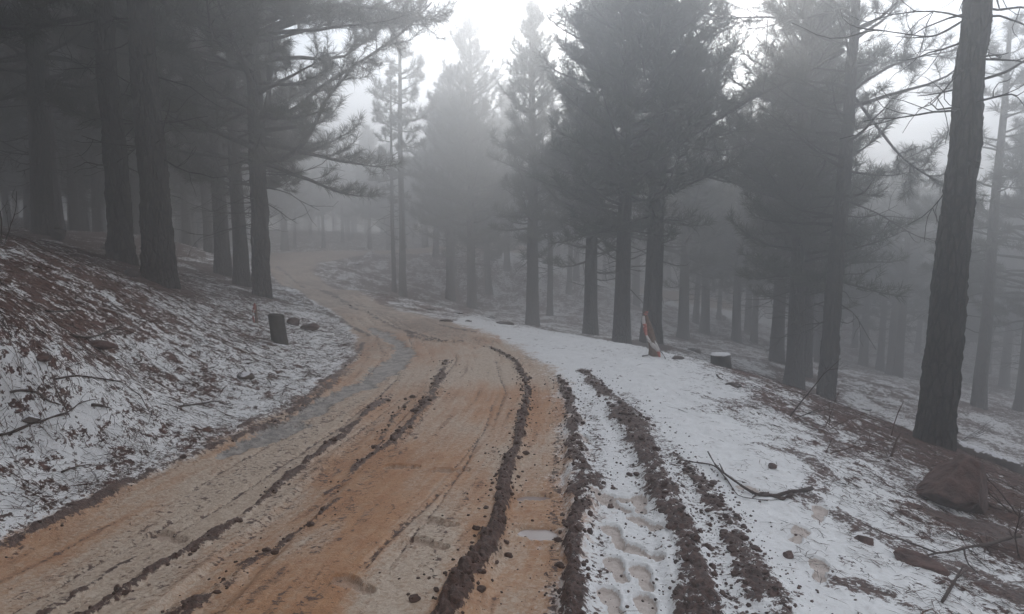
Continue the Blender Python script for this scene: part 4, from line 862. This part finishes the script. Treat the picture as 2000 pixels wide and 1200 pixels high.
shrub(1600, 880, [(-.9, 0, .12, .35, .006), (.8, 0, .2, .4, .006), (.2, 0, .5, .2, .004)], 'scattered brown brushwood in the middle of the right verge', .8, 9, tw=8)
shrub(12, 480, [(.1, 0, 1, .7, .006), (.5, 0, .8, .6, .006), (-.3, 0, .9, .6, .005)], 'thin bare shrub on the bank crest at the left edge', .6, 10, M_TWIG, tw=6)

# -------- loose stuff: fallen needles, twiglets, crumbs of mud
def litter(n, seed, zone, Lr, wr, name, label, clump=1, lift=.012, tones=(0, 1)):
    rng = np.random.default_rng(seed); X = []; Y = []
    while len(X) < n:
        px, py = zone(rng); 
        if px is None: continue
        X.append(px); Y.append(py)
    X = np.repeat(np.array(X), clump) + rng.normal(size=n * clump) * (.05 if clump > 1 else 0); Y = np.repeat(np.array(Y), clump) + rng.normal(size=n * clump) * (.05 if clump > 1 else 0)
    z, at_ = detail(X, Y); keep = (at_['sand'] < .25) & (at_['mud'] < .5) & ((at_['drive'] < .5) | (rng.random(len(X)) < .12))
    # needles gather where the snow is thin
    keep &= rng.random(len(X)) < np.clip(1.25 - at_['snow'] * .95 + .9 * fbm(X * 3, Y * 3, 3, 77), .05, 1)
    X, Y, z = X[keep], Y[keep], z[keep]; m = len(X); a = rng.uniform(0, 6.28, m); L_ = rng.uniform(*Lr, m); wd = rng.uniform(*wr, m); h = rng.uniform(.002, lift, m)
    d = np.stack([np.cos(a), np.sin(a)], 1) * L_[:, None] / 2; s = np.stack([-np.sin(a), np.cos(a)], 1) * wd[:, None] / 2; bow = rng.normal(size=m)[:, None] * .18
    c = np.stack([X, Y], 1); e0 = c - d; e1 = c + d; mid = c + np.stack([-d[:, 1], d[:, 0]], 1) * bow
    z0 = base_z(e0[:, 0], e0[:, 1]) - base_z(X, Y) + z + h; z1 = base_z(e1[:, 0], e1[:, 1]) - base_z(X, Y) + z + h * rng.uniform(0, 2.5, m); zm = z + h + .004
    V = np.stack([np.c_[e0 - s * .5, z0], np.c_[e0 + s * .5, z0], np.c_[mid + s, zm], np.c_[mid - s, zm], np.c_[e1, z1], np.c_[mid, zm - wd * .8]], 1)
    F = np.array([(0, 1, 2), (0, 2, 3), (3, 2, 4), (0, 5, 1), (3, 4, 5), (2, 5, 4)]); F = F[None] + (np.arange(m) * 6)[:, None, None]
    me = np_mesh(name, V.reshape(-1, 3), F, M_LITTER, False)
    tone = np.repeat(np.clip(rng.beta(1.3, 2.2, m), *tones), 6); me.attributes.new('tone', 'FLOAT', 'POINT').data.foreach_set('value', tone.astype(np.float32))
    tag(link(name, me), label, kind='stuff')
def z_left(rng):
    r = rng.uniform(2.6 ** .5, 22 ** .5) ** 2; a = R(rng.uniform(-48, -8)); x, y = r * math.sin(a), r * math.cos(a)
    return (x, y) if x < -1.9 else (None, None)
def z_right(rng):
    r = rng.uniform(2.2 ** .5, 20 ** .5) ** 2; a = R(rng.uniform(-4, 50)); x, y = r * math.sin(a), r * math.cos(a)
    lim = sst(.9, 2.9, np.array(x - .10 * y + .1)); return (x, y) if rng.random() < .04 + .96 * float(lim) * (1 if y < 10 else .6) else (None, None)
litter(30000, 1, z_left, (.035, .13), (.0022, .0045), 'needle_litter', 'rust brown pine needles strewn over the snowy left bank', 2)
litter(24000, 2, z_right, (.035, .13), (.002, .004), 'needle_litter', 'rust brown pine needles strewn over the snow at right', 2)
litter(1500, 3, z_left, (.10, .38), (.006, .013), 'twig_litter', 'small dark twigs scattered over the left bank', 1, .02, (0, .35))
litter(1100, 4, z_right, (.08, .32), (.005, .011), 'twig_litter', 'small dark twigs scattered over the snow at right', 1, .02, (0, .45))

def clods(seed):
    import bmesh
    rng = np.random.default_rng(seed); T = []
    for k in range(5):
        bm = bmesh.new(); bmesh.ops.create_icosphere(bm, subdivisions=2, radius=1); V = np.array([v.co for v in bm.verts]); F = np.array([[v.index for v in f.verts] for f in bm.faces]); bm.free()
        V = V * (1 + .42 * fbm(V[:, 0] * 1.6 + k * 9 + V[:, 2], V[:, 1] * 1.6 + V[:, 2] * 1.3, 3, k)[:, None] + .15 * rng.normal(size=len(V))[:, None] * .5) * [1, .85, .65]; T.append((V, F))
    g = Geo(); spec = [(0, 900, .8), (1, 1000, 1.15), (2, 1200, 1.25), (3, 800, 1.2), (4, 110, .8), (5, 110, .9), (6, 200, .9), (7, 70, .9), (12, 60, 1), (9, 60, .8)]
    X = []; Y = []; S = []
    for ri, n, spd in spec:
        poly = RID[ri]; seg = np.hypot(*(np.diff(poly[:, :2], axis=0).T)); cs = np.concatenate([[0], np.cumsum(seg)]); u = rng.uniform(0, cs[-1], n)
        x = np.interp(u, cs, poly[:, 0]); y = np.interp(u, cs, poly[:, 1]); wd = np.interp(u, cs, poly[:, 2]); off = rng.normal(size=(n, 2)) * (wd * spd * .85)[:, None] * np.where(rng.random(n) < .15, 1.7, 1.0)[:, None]
        off[:, 0] *= 1.1; x = x + off[:, 0]; y = y + off[:, 1]; far = np.hypot(off[:, 0], off[:, 1]) / (wd + 1e-6)
        s = np.exp(rng.normal(-5.0, .72, n)) * np.where(far > 1, .55, 1.0); X.append(x); Y.append(y); S.append(np.clip(s, .0025, np.where(far > 1.3, .009, .024)))
    X, Y, S = map(np.concatenate, (X, Y, S)); z, at_ = detail(X, Y)
    for i in range(len(X)):
        V, F = T[rng.integers(0, 5)]; a = rng.uniform(0, 6.28); c, s = math.cos(a), math.sin(a); Q = V * S[i] * rng.uniform(.7, 1.3, 3); Q = np.stack([Q[:, 0] * c - Q[:, 1] * s, Q[:, 0] * s + Q[:, 1] * c, Q[:, 2]], 1) + [X[i], Y[i], z[i] + S[i] * .25]
        g.add(Q, F, 3)
    tag(link('mud_crumbs', g.mesh('mud_crumbs', M_MUD, False)), 'dark crumbly mud thrown up beside the wheel ruts', kind='stuff')
clods(8)
# ------------------------------------------------------------------ the fog
zmin = float(min((o.matrix_world @ Vector(c)).z for o in sc.objects if o.name.startswith(('ground', 'dirt_road')) for c in o.bound_box))
bpy.context.view_layer.update()
HT = max((o.matrix_world @ Vector(c)).z for o in sc.objects if o.type == 'MESH' for c in o.bound_box) + .3
def build_haze():
    m = bpy.data.materials.new('haze'); m.use_nodes = True; t = m.node_tree; t.nodes.clear()
    v = t.nodes.new('ShaderNodeVolumePrincipled'); v.inputs['Color'].default_value = (.755, .76, .77, 1); v.inputs['Density'].default_value = .046; v.inputs['Anisotropy'].default_value = .8
    o = t.nodes.new('ShaderNodeOutputMaterial'); t.links.new(v.outputs['Volume'], o.inputs['Volume'])
    X, Y0, Y1, Z0 = 97, -97, 97, zmin - 1
    V = [(sx * X, y, z) for z in (Z0, HT) for sx, y in ((-1, Y0), (1, Y0), (1, Y1), (-1, Y1))]
    F = [(0, 3, 2, 1), (4, 5, 6, 7), (0, 1, 5, 4), (1, 2, 6, 5), (2, 3, 7, 6), (3, 0, 4, 7)]
    me = bpy.data.meshes.new('haze'); me.from_pydata(V, [], F); me.materials.append(m); tag(link('haze', me), 'grey fog filling the forest', kind='stuff')
build_haze()
